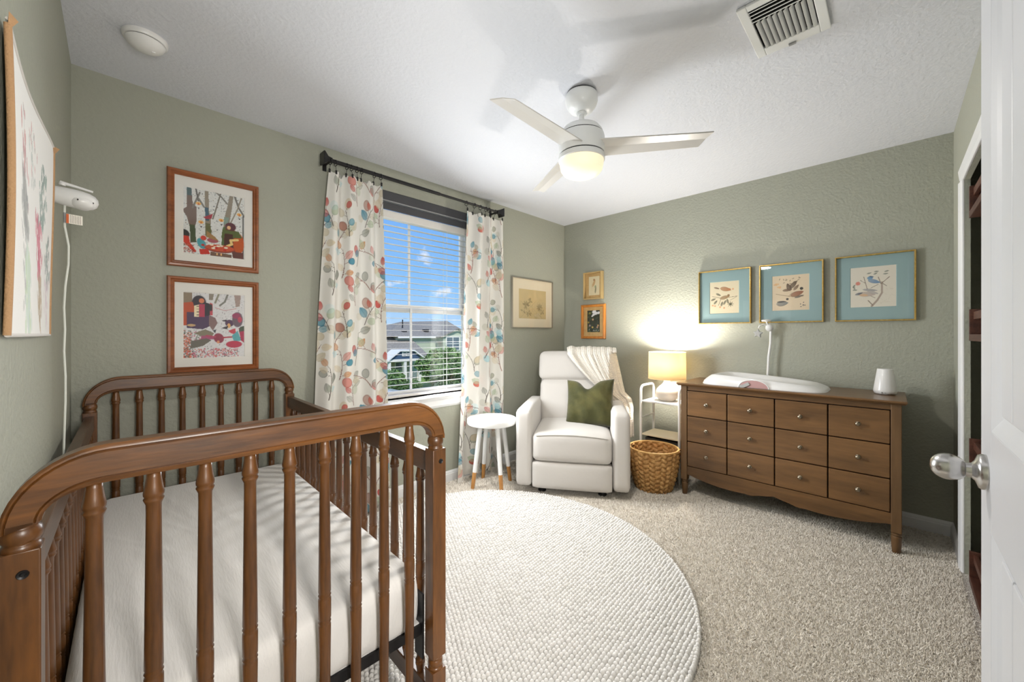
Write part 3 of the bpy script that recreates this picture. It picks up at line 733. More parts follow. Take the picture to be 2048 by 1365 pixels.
LEAFC = [((196, 84, 76), (150, 44, 42)), ((206, 102, 84), (170, 60, 50)), ((62, 140, 162), (30, 92, 120)), ((70, 150, 170), (40, 110, 130)), ((150, 152, 142), (96, 98, 92)), ((176, 176, 160), (120, 120, 108)),
         ((206, 196, 172), (190, 180, 156)), ((214, 200, 172), (206, 190, 160)), ((178, 130, 112), (130, 90, 76)), ((206, 150, 100), (180, 120, 76)), ((176, 190, 160), (150, 166, 136)), ((186, 218, 222), (160, 200, 208))]
def botanical(P, wf, hf, rnd):
    """watercolour eucalyptus sprigs: motif list repeated over the cloth"""
    a = Paint(P, (230, 227, 220))
    rep = 0.66
    motifs = []
    for k in range(12):   # one repeat: sprigs with stem + leaves
        bx, by = ((k * 0.618 + 0.12 * rnd.random()) % 1) * 0.6, (k + rnd.random() * 0.5) * rep / 12
        ang = PI / 2 + rnd.uniform(-0.7, 0.7); L_ = rnd.uniform(0.15, 0.25); bend = rnd.uniform(-2.2, 2.2)
        pts = [(bx, by)]; aa = ang
        for i in range(8):
            aa += bend * 0.06; pts.append((pts[-1][0] + math.cos(aa) * L_ / 8, pts[-1][1] + math.sin(aa) * L_ / 8))
        lv = []
        for i in range(1, 9):
            if rnd.random() < 0.6:
                sd = rnd.choice((-1, 1)); la = math.atan2(pts[i][1] - pts[i - 1][1], pts[i][0] - pts[i - 1][0]) + sd * rnd.uniform(0.5, 1.2)
                st = rnd.uniform(0.010, 0.032); s = rnd.uniform(0.050, 0.078); c = rnd.choice(LEAFC); ov = rnd.random() < 0.35
                lv.append((pts[i], la, st, s, c, ov, rnd.uniform(0.55, 0.95)))
        sc = rnd.choice(((120, 74, 62), (96, 86, 76), (140, 88, 70)))
        motifs.append((pts, lv, sc))
    loose = [(rnd.uniform(0, 0.6), rnd.uniform(0, rep), rnd.uniform(0.034, 0.058), rnd.choice(LEAFC[5:8] + LEAFC[10:]), rnd.uniform(0.3, 0.55)) for _ in range(9)]
    for ix in range(int(wf / 0.6) + 2):
        for iy in range(-1, int(hf / rep) + 1):
            ox, oy = ix * 0.6 - 0.1, iy * rep + (ix % 2) * rep * 0.5
            for x, y, s, c, al in loose: a.ell(x + ox, y + oy, s * 0.62, s * 0.7, x * 9, c[0], al, soft=0.1)
            for pts, lv, sc in motifs:
                pp = [(x + ox, y + oy) for x, y in pts]
                a.line(pp, 0.0062, sc, 0.9, 0.003)
                for (bx, by), la, st, s, c, ov, al in lv:
                    ex, ey = bx + ox + math.cos(la) * st, by + oy + math.sin(la) * st
                    a.line([(bx + ox, by + oy), (ex, ey)], 0.0026, sc, 0.9)
                    lx, ly = ex + math.cos(la) * s * 0.5, ey + math.sin(la) * s * 0.5
                    if ov: a.ell(lx, ly, s * 0.52, s * 0.42, la, c[0], al, edge=c[1], soft=0.1)
                    else: a.leaf(lx, ly, s * 1.05, s * 0.72, la, c[0], al, vein=c[1], edge=c[1])
    return a.C
def curtain(label, x_at, folds, ztop, zbot, amp, rnd, ring_u, wf, ytop_fn=None, yoff=0.0, hem=None):
    """x_at(v)->(left,right); pleated sheet hanging from rings"""
    xl, xr = x_at(0)
    root = thing('curtain', label, 'curtain', ((xl + xr) / 2, RODY, zbot), 0, 'leaf-print curtains at the window')
    nu, nv = 250, 520
    uu = np.linspace(0, 1, nu); vv = np.linspace(0, 1, nv); U, V = np.meshgrid(uu, vv)
    XL_, XR_ = x_at(vv); X = XL_[:, None] + (XR_ - XL_)[:, None] * U
    ph = rnd.uniform(0, 6)
    w = U + 0.035 * np.sin(2 * PI * U * 1.7 + ph) + 0.018 * np.sin(3 * V + ph) * (1 - V * 0.3)
    A = amp * (0.55 + 0.45 * np.clip(V * 2.2, 0, 1))
    ph2 = 2 * PI * folds * w + 0.5 * np.sin(2.2 * V + ph)
    Y = RODY + yoff - A * (np.sin(ph2) + 0.22 * np.sin(2 * ph2 + 1 + V)) + 0.006 * np.sin(9 * U + 5 * V)
    X = X + 0.35 * A * np.cos(ph2) * (U * (1 - U) * 4) ** 0.5
    zb = np.zeros_like(uu) if hem is None else hem(uu)
    Z = ztop + (zbot + zb[None, :] - ztop) * V
    sag = 0.012 * (1 - np.cos(2 * PI * (len(ring_u) - 1) * U)) * 0.5
    Z = Z - sag * (1 - V) ** 8
    seg = np.hypot(np.diff(X[nv // 2]), np.diff(Y[nv // 2])); S = np.concatenate([[0], np.cumsum(seg)]); S = S / S[-1] * wf
    P = np.stack([np.tile(S, (nv, 1)), ztop - Z], -1).reshape(-1, 2); P[:, 1] = (ztop - zbot) - P[:, 1]
    C = botanical(P, wf, ztop - zbot, rnd)
    V3 = np.stack([X, Y, Z], -1).reshape(-1, 3) - np.array(root.location)
    np_mesh('cloth', V3, grid_faces(nu, nv)[:, ::-1], 'curtain', root, colors=C)
    for q in ring_u:   # rings with clips
        i = int(q * (nu - 1)); x, y = X[0, i], Y[0, i]
        xx = x; path = [(xx - root.location.x + 0.003 * math.sin(a * 2), 0.019 * math.cos(a), RODZ - 0.0068 + 0.019 * math.sin(a) - zbot) for a in np.linspace(0, 2 * PI, 21)[:-1]]
        r = MB().tube(path, 0.0023, 6, closed=True).build('ring', 'black', root, smooth=True)
        b = MB(); zz = Z[0, i] - zbot
        b.box(xx - root.location.x - 0.005, xx - root.location.x + 0.005, y - RODY - 0.004, y - RODY + 0.004, zz - 0.012, zz + 0.012)
        b.tube([(xx - root.location.x, 0, RODZ - 0.025 - zbot), (xx - root.location.x, y - RODY, zz + 0.01)], 0.0016, 6)
        b.build('clip', 'black', r)
    return root
rndL, rndR = random.Random(5), random.Random(21)
curtain('wide cream leaf-print curtain at the left of the window behind the crib',
        lambda v: (0.948 - 0.115 * np.clip(v, 0, 1) ** 0.8, 1.295 + 0.055 * v), 3.1, 2.262, 0.02, 0.030, rndL,
        [0.012, 0.10, 0.30, 0.40, 0.52, 0.60, 0.86, 0.985], 0.62)
curtain('narrow leaf-print curtain at the right of the window behind the round stool',
        lambda v: (2.045 - 0.105 * v, 2.462 - 0.012 * v), 3.3, 2.262, 0.012, 0.032, rndR,
        [0.012, 0.22, 0.38, 0.52, 0.62, 0.80, 0.985], 0.64, hem=lambda u: 0.03 * np.sin(u * PI))

# ================================================================== FRAMED PICTURES
# local frame of a picture: x to the right as one faces it, z up, y = 0 at the wall, -y towards the room
def grid_print(name, w, h, step, bg, fn, parent, loc, mat='print', rnd=None):
    nu, nv = int(w / step) + 1, int(h / step) + 1
    U, V = np.meshgrid(np.linspace(0, w, nu), np.linspace(0, h, nv)); P = np.stack([U, V], -1).reshape(-1, 2)
    a = Paint(P, bg); fn(a, w, h)
    V3 = np.stack([U - w / 2, np.zeros_like(U), V - h / 2], -1).reshape(-1, 3)
    o = np_mesh(name, V3, grid_faces(nu, nv), mat, parent, smooth=False, colors=a.C); o.location = loc
    return o
def picture(label, pos, rz, w, h, fw, depth, fmat, mmat, pw, ph, pdx, pdz, art, bg, prof=None, step=0.002, mgroup=None, glazing=True, bev=None):
    r = thing('framed_picture', label, 'picture', pos, rz, mgroup)
    pr = prof or [(0, 0), (0, 0.6), (0.15, 0.95), (0.45, 1.0), (0.62, 0.8), (0.8, 0.85), (1.0, 0.6), (1.0, 0.25)]
    b = MB()
    rings = []
    for i, d in pr:
        k = i * fw; x, z = w / 2 - k, h / 2 - k; y = -d * depth
        rings.append([(-x, y, -z), (x, y, -z), (x, y, z), (-x, y, z)])
    V = [p for q in rings for p in q]; n = len(rings)
    Fc = [(4 * k + i, 4 * k + 4 + i, 4 * k + 4 + (i + 1) % 4, 4 * k + (i + 1) % 4) for k in range(n - 1) for i in range(4)]
    b.add(V, Fc).build('frame', fmat, r)
    iw, ih = w / 2 - fw + 0.001, h / 2 - fw + 0.001; ym = -0.3 * depth
    # mat board with a bevelled window
    x0, x1, z0, z1 = pdx - pw / 2, pdx + pw / 2, pdz - ph / 2, pdz + ph / 2; e_ = 0.003
    o_ = [(-iw, ym, -ih), (iw, ym, -ih), (iw, ym, ih), (-iw, ym, ih)]
    m_ = [(x0 - e_, ym, z0 - e_), (x1 + e_, ym, z0 - e_), (x1 + e_, ym, z1 + e_), (x0 - e_, ym, z1 + e_)]
    i_ = [(x0, ym + 0.002, z0), (x1, ym + 0.002, z0), (x1, ym + 0.002, z1), (x0, ym + 0.002, z1)]
    b = MB(); b.add(o_ + m_ + i_, [(4 * k + i, 4 * k + (i + 1) % 4, 4 * k + 4 + (i + 1) % 4, 4 * k + 4 + i) for k in range(2) for i in range(4)])
    b.build('mat_board', mmat, r)
    grid_print('print', pw, ph, step, bg, art, r, (pdx, ym + 0.002, pdz))
    if glazing:
        yg = ym - 0.004; MB().box(-iw, iw, yg, yg + 0.0015, -ih, ih).build('glazing', 'glazing', r)
    return r

def art_tea(a, w, h):       # woodland tea party in watercolour
    S = lambda x, y: (x * w, (1 - y) * h)
    rnd = random.Random(3)
    a.dots(330, (0, w, 0, h), 0.0026, [(70, 84, 92), (110, 120, 124), (150, 120, 90), (60, 66, 70)], rnd)
    P = lambda pts, c, al=1.0: a.poly([S(*p) for p in pts], c, al)
    grey, br, gr = (126, 122, 112), (120, 98, 86), (72, 84, 54)
    P([(.05, 0), (.12, 0), (.14, .24), (.2, .28), (.2, .5), (.17, .6), (.2, .82), (.1, .84), (.1, .62), (.05, .45), (0, .38), (0, .34), (.05, .3)], br)
    P([(.05, 0), (.12, 0), (.13, .12), (.05, .12)], (76, 102, 104)); P([(.09, .56), (.18, .56), (.19, .82), (.11, .82)], gr)
    a.line([S(.14, .3), S(.25, .05)], .008, grey); a.line([S(.23, .18), S(.19, 0)], .007, (96, 92, 86)); a.line([S(.23, .14), S(.32, .26)], .009, grey)
    P([(.33, 0), (.39, 0), (.4, .3), (.43, .45), (.42, .56), (.45, .62), (.38, .72), (.34, .7)], (150, 138, 118)); P([(.33, .26), (.39, .26), (.4, .46), (.34, .46)], (60, 92, 110)); P([(.34, .5), (.42, .5), (.44, .66), (.35, .72)], (104, 104, 64))
    P([(.74, 0), (.81, 0), (.78, .22), (.74, .44), (.73, .6), (.68, .82), (.6, .82), (.64, .5), (.67, .3), (.7, .2)], (150, 138, 120)); P([(.63, .52), (.72, .5), (.7, .8), (.6, .82)], (86, 108, 62)); P([(.65, .36), (.73, .36), (.72, .48), (.64, .48)], (136, 156, 142))
    a.line([S(.7, .14), S(.58, .03), S(.52, 0)], .008, grey); a.line([S(.59, 0), S(.5, .3), S(.46, .42)], .006, (120, 112, 96))
    a.line([S(.83, 0), S(.9, .17), S(1, .3)], .009, (116, 112, 104)); a.line([S(.95, 0), S(.88, .2), S(.76, .44)], .006, (150, 140, 122)); a.line([S(.98, .3), S(.98, 1)], .006, (70, 70, 64))
    for x, y in ((.23, .22), (.27, .5), (.6, .42), (.91, .28)):
        a.ell(*S(x, y), .045 * w, .026 * h, 0, (240, 186, 96)); P([(x - .015, y + .02), (x, y - .018), (x + .02, y + .02)], (206, 96, 32)); P([(x - .015, y + .06), (x + .02, y + .06), (x + .004, y + .09)], (80, 78, 74))
    P([(.3, .42), (.36, .39), (.46, .34), (.44, .42), (.36, .44)], (170, 44, 58))
    a.ell(*S(0, .72), .1 * w, .08 * h, 0, (44, 40, 40)); P([(0, .74), (.08, .74), (.1, .84), (.2, .96), (.16, .98), (0, .84)], (212, 56, 34))
    a.dots(80, (0, .16 * w, .0, .14 * h), .003, [(206, 66, 44), (90, 60, 50), (200, 110, 80)], rnd)
    a.ell(*S(.8, .72), .16 * w, .22 * h, 0.3, (120, 44, 34)); a.ell(*S(.9, .76), .1 * w, .18 * h, 0, (196, 86, 30)); P([(.62, .56), (.9, .56), (.96, .66), (.6, .7)], (92, 104, 52))
    a.ell(*S(.76, .5), .1 * w, .07 * h, 0, (96, 44, 52)); a.ell(*S(.73, .52), .035 * w, .032 * h, 0, (240, 192, 140)); P([(.66, .62), (.8, .62), (.8, .86), (.64, .86)], (76, 40, 32))
    a.line([S(.88, .7), S(.76, .72), S(.78, .78), S(.7, .82)], .012, (240, 206, 132))
    a.ell(*S(.28, .83), .07 * w, .09 * h, .4, (78, 162, 172)); a.ell(*S(.31, .74), .05 * w, .04 * h, 0, (214, 70, 56)); a.ell(*S(.46, .76), .1 * w, .04 * h, 0, (170, 88, 96)); P([(.36, .62), (.5, .7), (.56, .76), (.36, .72)], (166, 128, 78))
    a.ell(*S(.58, .88), .27 * w, .065 * h, 0.02, (150, 60, 40)); a.ell(*S(.58, .865), .26 * w, .055 * h, 0.02, (206, 84, 50))
    for x, y in ((.44, .83), (.5, .86), (.6, .83), (.68, .85), (.55, .84), (.47, .88)): a.ell(*S(x, y), .035 * w, .014 * h, 0, (246, 232, 206))
    for x, y in ((.52, .87), (.66, .89), (.3, .85)): a.ell(*S(x, y), .03 * w, .018 * h, 0, (196, 40, 34))
    P([(.24, .92), (.38, .9), (.42, .98), (.26, 1)], (206, 50, 36)); P([(.42, .94), (.78, .95), (.78, 1), (.42, 1)], (120, 90, 74)); P([(.78, .9), (.98, .9), (.98, 1), (.8, 1)], (104, 62, 56))
    for x in (.53, .6): a.ell(*S(x, .965), .013 * w, .022 * h, 0, (236, 190, 130))
    a.mottle(0.06, 260)
def art_band(a, w, h):      # woodland musicians in watercolour
    S = lambda x, y: (x * w, (1 - y) * h); rnd = random.Random(4)
    P = lambda pts, c, al=1.0: a.poly([S(*p) for p in pts], c, al)
    a.dots(300, (0, w, 0, h), 0.0024, [(80, 90, 100), (120, 126, 130), (150, 110, 120)], rnd)
    P([(0, 0), (.13, 0), (.13, .16), (0, .16)], (150, 132, 110)); P([(.4, 0), (.48, 0), (.46, .1), (.4, .1)], (150, 140, 126)); P([(.82, 0), (.94, 0), (.92, .18), (.85, .2)], (170, 148, 138))
    a.line([S(.56, 0), S(.5, .14)], .009, (150, 146, 126)); a.line([S(.71, 0), S(.66, .12), S(.58, .18)], .009, (130, 128, 118)); a.line([S(.5, .22), S(.66, .26), S(.86, .22)], .0022, (190, 90, 90))
    a.ell(*S(.24, .15), .12 * w, .12 * h, 0, (62, 54, 60)); a.ell(*S(.28, .12), .045 * w, .04 * h, 0, (224, 132, 92)); P([(0, .16), (.14, .14), (.2, .34), (.14, .5), (0, .5)], (196, 86, 50)); P([(.05, .3), (.3, .3), (.46, .36), (.44, .5), (.3, .56), (.05, .54)], (84, 62, 92))
    P([(.16, .2), (.24, .18), (.24, .37), (.16, .37)], (244, 228, 190)); P([(.24, .17), (.33, .17), (.33, .37), (.24, .37)], (190, 62, 88)); P([(.33, .14), (.41, .16), (.41, .34), (.33, .36)], (52, 48, 54)); P([(.41, .14), (.46, .16), (.46, .34), (.41, .34)], (204, 84, 92)); a.ell(*S(.43, .22), .025 * w, .06 * h, 0, (60, 60, 58))
    for k in range(4): P([(.2, .2 + k * .045), (.24, .2 + k * .045), (.24, .21 + k * .045), (.2, .21 + k * .045)], (60, 50, 50))
    P([(.4, .34), (.5, .38), (.54, .46), (.46, .58), (.4, .5)], (140, 112, 108)); a.ell(*S(.12, .5), .07 * w, .02 * h, 0, (206, 168, 120))
    a.dots(300, (0, .9 * w, 0, .14 * h), .0036, [(216, 96, 60), (206, 70, 90), (70, 90, 80), (224, 130, 120), (180, 80, 120)], rnd); a.dots(170, (0, .12 * w, 0, .42 * h), .004, [(220, 98, 56), (216, 120, 80), (90, 100, 84)], rnd); a.dots(60, (.1 * w, .3 * w, .25 * h, .4 * h), .004, [(120, 130, 116), (206, 110, 140)], rnd)
    P([(.16, .62), (.34, .56), (.48, .62), (.44, .68), (.26, .66)], (136, 126, 104)); P([(.28, .66), (.4, .66), (.5, .7), (.46, .72), (.26, .72)], (176, 84, 120)); P([(.12, .74), (.36, .7), (.44, .73), (.3, .82), (.1, .86)], (110, 104, 92))
    a.ell(*S(.56, .7), .09 * w, .085 * h, .3, (150, 52, 74)); a.ell(*S(.55, .76), .025 * w, .026 * h, 0, (222, 150, 110)); a.line([S(.63, .69), S(.8, .68)], .008, (180, 54, 70)); a.line([S(.5, .68), S(.36, .66)], .008, (190, 70, 100))
    a.ell(*S(.74, .46), .08 * w, .06 * h, .2, (88, 58, 86)); a.ell(*S(.73, .5), .03 * w, .04 * h, 0, (232, 178, 112)); P([(.6, .42), (.7, .4), (.68, .44)], (70, 60, 66)); P([(.6, .54), (.72, .5), (.7, .56)], (64, 56, 60)); P([(.46, .58), (.52, .56), (.5, .62)], (52, 50, 58))
    a.ell(*S(.88, .4), .1 * w, .13 * h, 0, (112, 92, 104)); a.ell(*S(.86, .34), .08 * w, .05 * h, 0, (156, 62, 96)); a.ell(*S(.92, .4), .04 * w, .05 * h, 0, (196, 70, 92))
    P([(.72, .58), (.84, .54), (.86, .64), (.76, .62)], (206, 70, 84)); P([(.78, .66), (.88, .58), (.95, .74), (.82, .76)], (92, 170, 176)); a.ell(*S(.82, .8), .15 * w, .06 * h, 0, (194, 54, 80)); P([(.9, .54), (1, .5), (1, .78), (.94, .74)], (182, 60, 88)); P([(.92, .52), (1, .5), (1, .58), (.9, .6)], (80, 90, 72))
    a.mottle(0.06, 240)
def art_sketch(a, w, h):    # sepia flower study
    rnd = random.Random(9)
    for _ in range(26): a.ell(rnd.uniform(0, w), rnd.uniform(0, h), rnd.uniform(.04, .09), rnd.uniform(.03, .06), rnd.uniform(0, 3), rnd.choice(((214, 190, 140), (190, 170, 124), (226, 196, 140))), 0.35, soft=0.9)
    for cx, cy, s in ((.25, .45, 1), (.75, .4, .9), (.4, .62, .7), (.85, .25, .7), (.15, .25, .8), (.35, .18, .8)):
        for k in range(9):
            an = k * .7; a.leaf(cx * w + math.cos(an) * .03 * s, cy * h + math.sin(an) * .025 * s, .05 * s, .02 * s, an, rnd.choice(((150, 134, 96), (120, 104, 70), (206, 186, 140))), .7, edge=(92, 78, 50))
    for _ in range(8): a.line([(rnd.uniform(0, w), 0), (rnd.uniform(0, w), h * .6)], .003, (150, 136, 100), .5)
def birds(kind):
    def art(a, w, h):
        rnd = random.Random(30 + kind); S = lambda x, y: (x * w, (1 - y) * h)
        if kind == 0:
            a.line([S(.08, .45), S(.4, .52), S(.95, .48)], .003, (110, 92, 70)); a.line([S(.4, .52), S(.3, .75)], .003, (110, 92, 70)); a.line([S(.7, .6), S(.92, .5)], .002, (90, 76, 60))
            a.leaf(*S(.55, .24), .085, .035, -.25, (176, 118, 74), 1, edge=(120, 80, 50)); a.leaf(*S(.24, .19), .045, .014, -.3, (110, 78, 56)); a.ell(*S(.68, .26), .011, .011, 0, (190, 128, 86))
            a.leaf(*S(.52, .5), .075, .03, .25, (160, 128, 90), 1, edge=(112, 88, 60)); a.ell(*S(.65, .44), .01, .01, 0, (150, 120, 84))
            for x, y, an in ((.2, .64, .9), (.42, .7, 1.3), (.12, .55, .4), (.3, .4, -.5), (.62, .62, 1.8), (.52, .66, 1.1)): a.leaf(*S(x, y), .042, .018, an, (92, 92, 72), .9, vein=(60, 60, 48))
            for k in range(8): a.leaf(*S(.72, .72), .05, .007, k * .8, (86, 84, 62), .8)
            for x, y in ((.1, .74), (.18, .76), (.8, .25), (.36, .8), (.5, .83)): a.ell(*S(x, y), .008, .008, 0, (220, 160, 110), .8)
        elif kind == 1:
            for x, y, l, wd, an, c in ((.58, .28, .07, .03, .9, (92, 72, 58)), (.46, .34, .06, .03, 1.9, (96, 76, 62)), (.42, .42, .06, .02, .1, (116, 92, 74)), (.66, .36, .05, .02, .9, (124, 98, 78))): a.leaf(*S(x, y), l, wd, an, c, 1, edge=(64, 50, 42))
            a.leaf(*S(.68, .54), .085, .038, .35, (150, 92, 66), 1, edge=(96, 70, 58)); a.ell(*S(.8, .4), .011, .011, 0, (60, 56, 54)); a.leaf(*S(.74, .62), .06, .016, .3, (84, 80, 78))
            a.leaf(*S(.28, .8), .075, .04, .1, (128, 130, 126), 1, edge=(78, 76, 72)); a.leaf(*S(.26, .75), .06, .014, .05, (70, 68, 66)); a.ell(*S(.42, .68), .009, .009, 0, (84, 76, 70)); a.line([S(.1, .52), S(.45, .6), S(.85, .62)], .003, (150, 124, 96)); a.line([S(.45, .6), S(.55, .5)], .002, (150, 124, 96))
            for _ in range(14): a.leaf(*S(rnd.uniform(.2, .75), rnd.uniform(.08, .25)), .016, .006, rnd.uniform(0, 3), (110, 96, 76), .8)
            for _ in range(7): a.ell(*S(rnd.uniform(.06, .22), rnd.uniform(.2, .35)), .008, .006, 0, (222, 172, 116), .7)
            for _ in range(6): a.ell(*S(rnd.uniform(.76, .9), rnd.uniform(.78, .92)), .004, .004, 0, (70, 72, 84), .9)
        else:
            br = (140, 122, 106)
            a.line([S(.48, .98), S(.6, .84), S(.7, .66), (.7 * w, .6 * h)], .011, (176, 158, 144), 1, .008); a.line([S(.5, .96), S(.4, .84)], .005, br); a.line([S(.68, .44), S(.62, .27)], .004, br); a.line([S(.68, .44), S(.86, .28)], .004, br); a.line([S(.7, .42), S(.8, .5)], .004, br)
            a.line([S(.38, .56), S(.3, .24)], .0035, br); a.line([S(.33, .4), S(.22, .32)], .0025, br); a.line([S(.46, .53), S(.62, .45)], .003, br); a.line([S(.55, .78), S(.44, .72)], .003, br)
            a.leaf(*S(.53, .37), .065, .026, -.35, (104, 140, 176), 1, edge=(72, 104, 144)); a.ell(*S(.44, .28), .015, .012, 0, (122, 158, 188)); a.leaf(*S(.47, .25), .025, .01, -.2, (70, 96, 124))
            a.leaf(*S(.36, .68), .09, .036, -.08, (192, 176, 164), 1); a.leaf(*S(.3, .7), .045, .02, -.1, (222, 180, 138), .9); a.leaf(*S(.19, .66), .04, .016, .3, (96, 102, 116)); a.leaf(*S(.44, .58), .075, .018, -.15, (150, 146, 150), .9); a.leaf(*S(.5, .64), .06, .02, -.4, (172, 164, 160), .8)
            for k in range(6): a.ell(*S(.17 + .03 * math.cos(k), .4 + .025 * math.sin(k)), .007, .007, 0, (220, 134, 116), .8)
            for x, y, an in ((.08, .46, 1), (.1, .56, 0), (.08, .5, 2), (.42, .16, .3), (.58, .13, .1), (.8, .14, .25), (.56, .18, .5), (.78, .2, .1)): a.leaf(*S(x, y), .024, .01, an, (110, 118, 104), .9)
            for _ in range(20): x, y = rnd.uniform(.65, .95), rnd.uniform(.5, .9); a.line([S(x, y), S(x + rnd.uniform(-.1, .1), y + rnd.uniform(-.06, .06))], .0012, (190, 176, 156), .6)
    return art
def art_parrot(a, w, h):
    S = lambda x, y: (x * w, (1 - y) * h)
    a.line([S(.3, .2), S(.3, .75)], .003, (220, 200, 150)); a.leaf(*S(.5, .33), .07, .028, 1.2, (206, 156, 98), .9); a.leaf(*S(.44, .42), .06, .03, 1.0, (216, 176, 120), .9); a.ell(*S(.5, .18), .012, .012, 0, (190, 140, 96)); a.leaf(*S(.64, .72), .075, .018, 1.45, (110, 104, 70), .9); a.leaf(*S(.62, .54), .03, .02, 1.2, (130, 150, 100), .8)
def art_dark(a, w, h):
    rnd = random.Random(8); S = lambda x, y: (x * w, (1 - y) * h)
    for _ in range(60): a.leaf(*S(rnd.random(), rnd.uniform(.1, 1)), rnd.uniform(.02, .05), .012, rnd.uniform(0, 3), rnd.choice(((70, 88, 58), (92, 104, 62), (60, 78, 70), (44, 58, 44))), .9)
    for x, y, r in ((.55, .06, .026), (.7, .14, .022), (.9, .12, .02), (.5, .2, .018), (.4, .26, .012)): a.ell(*S(x, y), r, r * .7, .4, (236, 234, 236))
    for x, y, c in ((.45, .42, (206, 170, 140)), (.42, .78, (206, 176, 96)), (.86, .7, (200, 160, 110)), (.8, .78, (190, 150, 130)), (.2, .12, (150, 150, 60)), (.1, .55, (160, 140, 60)), (.2, .7, (170, 150, 150))): a.ell(*S(x, y), .011, .011, 0, c)
    for x, y in ((.16, .88), (.5, .92), (.6, .93), (.72, .92), (.88, .94)): a.leaf(*S(x, y), .02, .006, .9, (222, 220, 214))

yw = YW - 0.0005
picture('upper walnut-framed woodland tea party print above the crib', (0.3815, yw, 1.8245), 0, 0.40, 0.502, 0.030, 0.024, 'frame_y', 'mat_white', 0.265, 0.345, -0.0015, -0.004, art_tea, (228, 228, 224), mgroup='woodland prints above the crib')
picture('lower walnut-framed woodland musicians print just above the crib end', (0.3815, yw, 1.2715), 0, 0.40, 0.500, 0.030, 0.024, 'frame_y', 'mat_white', 0.265, 0.345, -0.0015, -0.002, art_band, (226, 224, 224), mgroup='woodland prints above the crib')
picture('thin-framed sepia flower study with wide cream mat right of the window', (2.991, yw, 1.534), 0, 0.624, 0.496, 0.006, 0.022, 'silver', 'mat_cream', 0.417, 0.294, 0.002, -0.006, art_sketch, (206, 184, 136), prof=[(0, 0), (0, 1), (1, 1), (1, .4)], step=0.004)
xr = XR - 0.0005; RZ = -PI / 2    # facing -X: local x points to -Y
gp = [(0, 0), (0, .7), (.25, 1), (.7, 1), (1, .7), (1, .3)]
picture('small pale gilt-framed bird print, the upper one in the corner', (xr, 2.246, 1.733), RZ, 0.222, 0.286, 0.012, 0.05, 'pale_frame', 'mat_tan', 0.128, 0.196, 0.004, -0.002, art_parrot, (236, 220, 180), prof=gp, step=0.0025, mgroup='small frames in the corner')
picture('small honey wood frame with dark botanical picture, the lower one in the corner', (xr, 2.255, 1.355), RZ, 0.292, 0.362, 0.026, 0.03, 'frame_light', 'mat_tan', 0.152, 0.228, 0.002, 0.004, art_dark, (38, 46, 38), prof=gp, step=0.003, mgroup='small frames in the corner')
labs = ['gold-framed songbird print with blue mat nearest the table lamp', 'gold-framed bird print with blue mat, middle of the row above the dresser', 'gold-framed bluebird print with blue mat above the white diffuser']
for k, yc in enumerate((0.998, 0.548, 0.093)):
    picture(labs[k], (xr, yc, 1.5325), RZ, 0.394, 0.446, 0.010, 0.03, 'gold', 'mat_blue', (0.218, 0.226, 0.222)[k], (0.262, 0.262, 0.268)[k], (0.0, 0.0, -0.004)[k], (-0.006, 0.0, 0.006)[k], birds(k), ((232, 218, 186), (226, 206, 176), (232, 224, 208))[k], prof=gp, step=0.0022, mgroup='gold-framed bird prints above the dresser')

# ================================================================== CEILING FAN
FX, FY = 1.649, 1.125
fan = thing('ceiling_fan', 'white three-blade ceiling fan with a glowing frosted glass light', 'ceiling fan', (FX, FY, HC))
MB().lathe([(0.070, -0.001), (0.076, -0.006), (0.078, -0.016)], 48).build('canopy_ring', 'dark_gap', fan, smooth=True)
MB().lathe([(0.0, -0.101), (0.03, -0.0995), (0.056, -0.089), (0.074, -0.066), (0.081, -0.044), (0.081, -0.016), (0.076, -0.008)], 48).build('canopy', 'fan_white', fan, smooth=True)
MB().lathe([(0.024, -0.112), (0.028, -0.103), (0.018, -0.094)], 32).build('collar', 'fan_white', fan, smooth=True)
MB().lathe([(0.0135, -0.20), (0.0135, -0.098)], 24).build('downrod', 'fan_white', fan, smooth=True)
mo = MB().lathe([(0.113, -0.312), (0.115, -0.300), (0.115, -0.232), (0.112, -0.219)], 56).build('motor_housing', 'fan_white', fan, smooth=True)
MB().lathe([(0.109, -0.22), (0.108, -0.2145)], 48).build('gap', 'dark_gap', mo, smooth=True)
MB().lathe([(0.108, -0.213), (0.105, -0.200), (0.090, -0.180), (0.055, -0.166), (0.014, -0.163)], 48).build('motor_cap', 'fan_white', fan, smooth=True)
MB().lathe([(0.108, -0.321), (0.108, -0.311)], 48).build('gap', 'dark_gap', mo, smooth=True)
MB().lathe([(0.112, -0.345), (0.116, -0.341), (0.116, -0.321), (0.113, -0.318)], 56).build('light_ring', 'fan_white', fan, smooth=True)
gm = M('lit_frosted_glass', srgb(255, 240, 214), rough=0.5, emit=((1.0, 0.80, 0.52, 1), 0.5))
n_, L_ = gm.node_tree.nodes, gm.node_tree.links.new
MB().lathe([(0.0, -0.426), (0.03, -0.425), (0.065, -0.419), (0.090, -0.406), (0.103, -0.388), (0.108, -0.366), (0.110, -0.345)], 56).build('glass_shade', gm, fan, smooth=True)
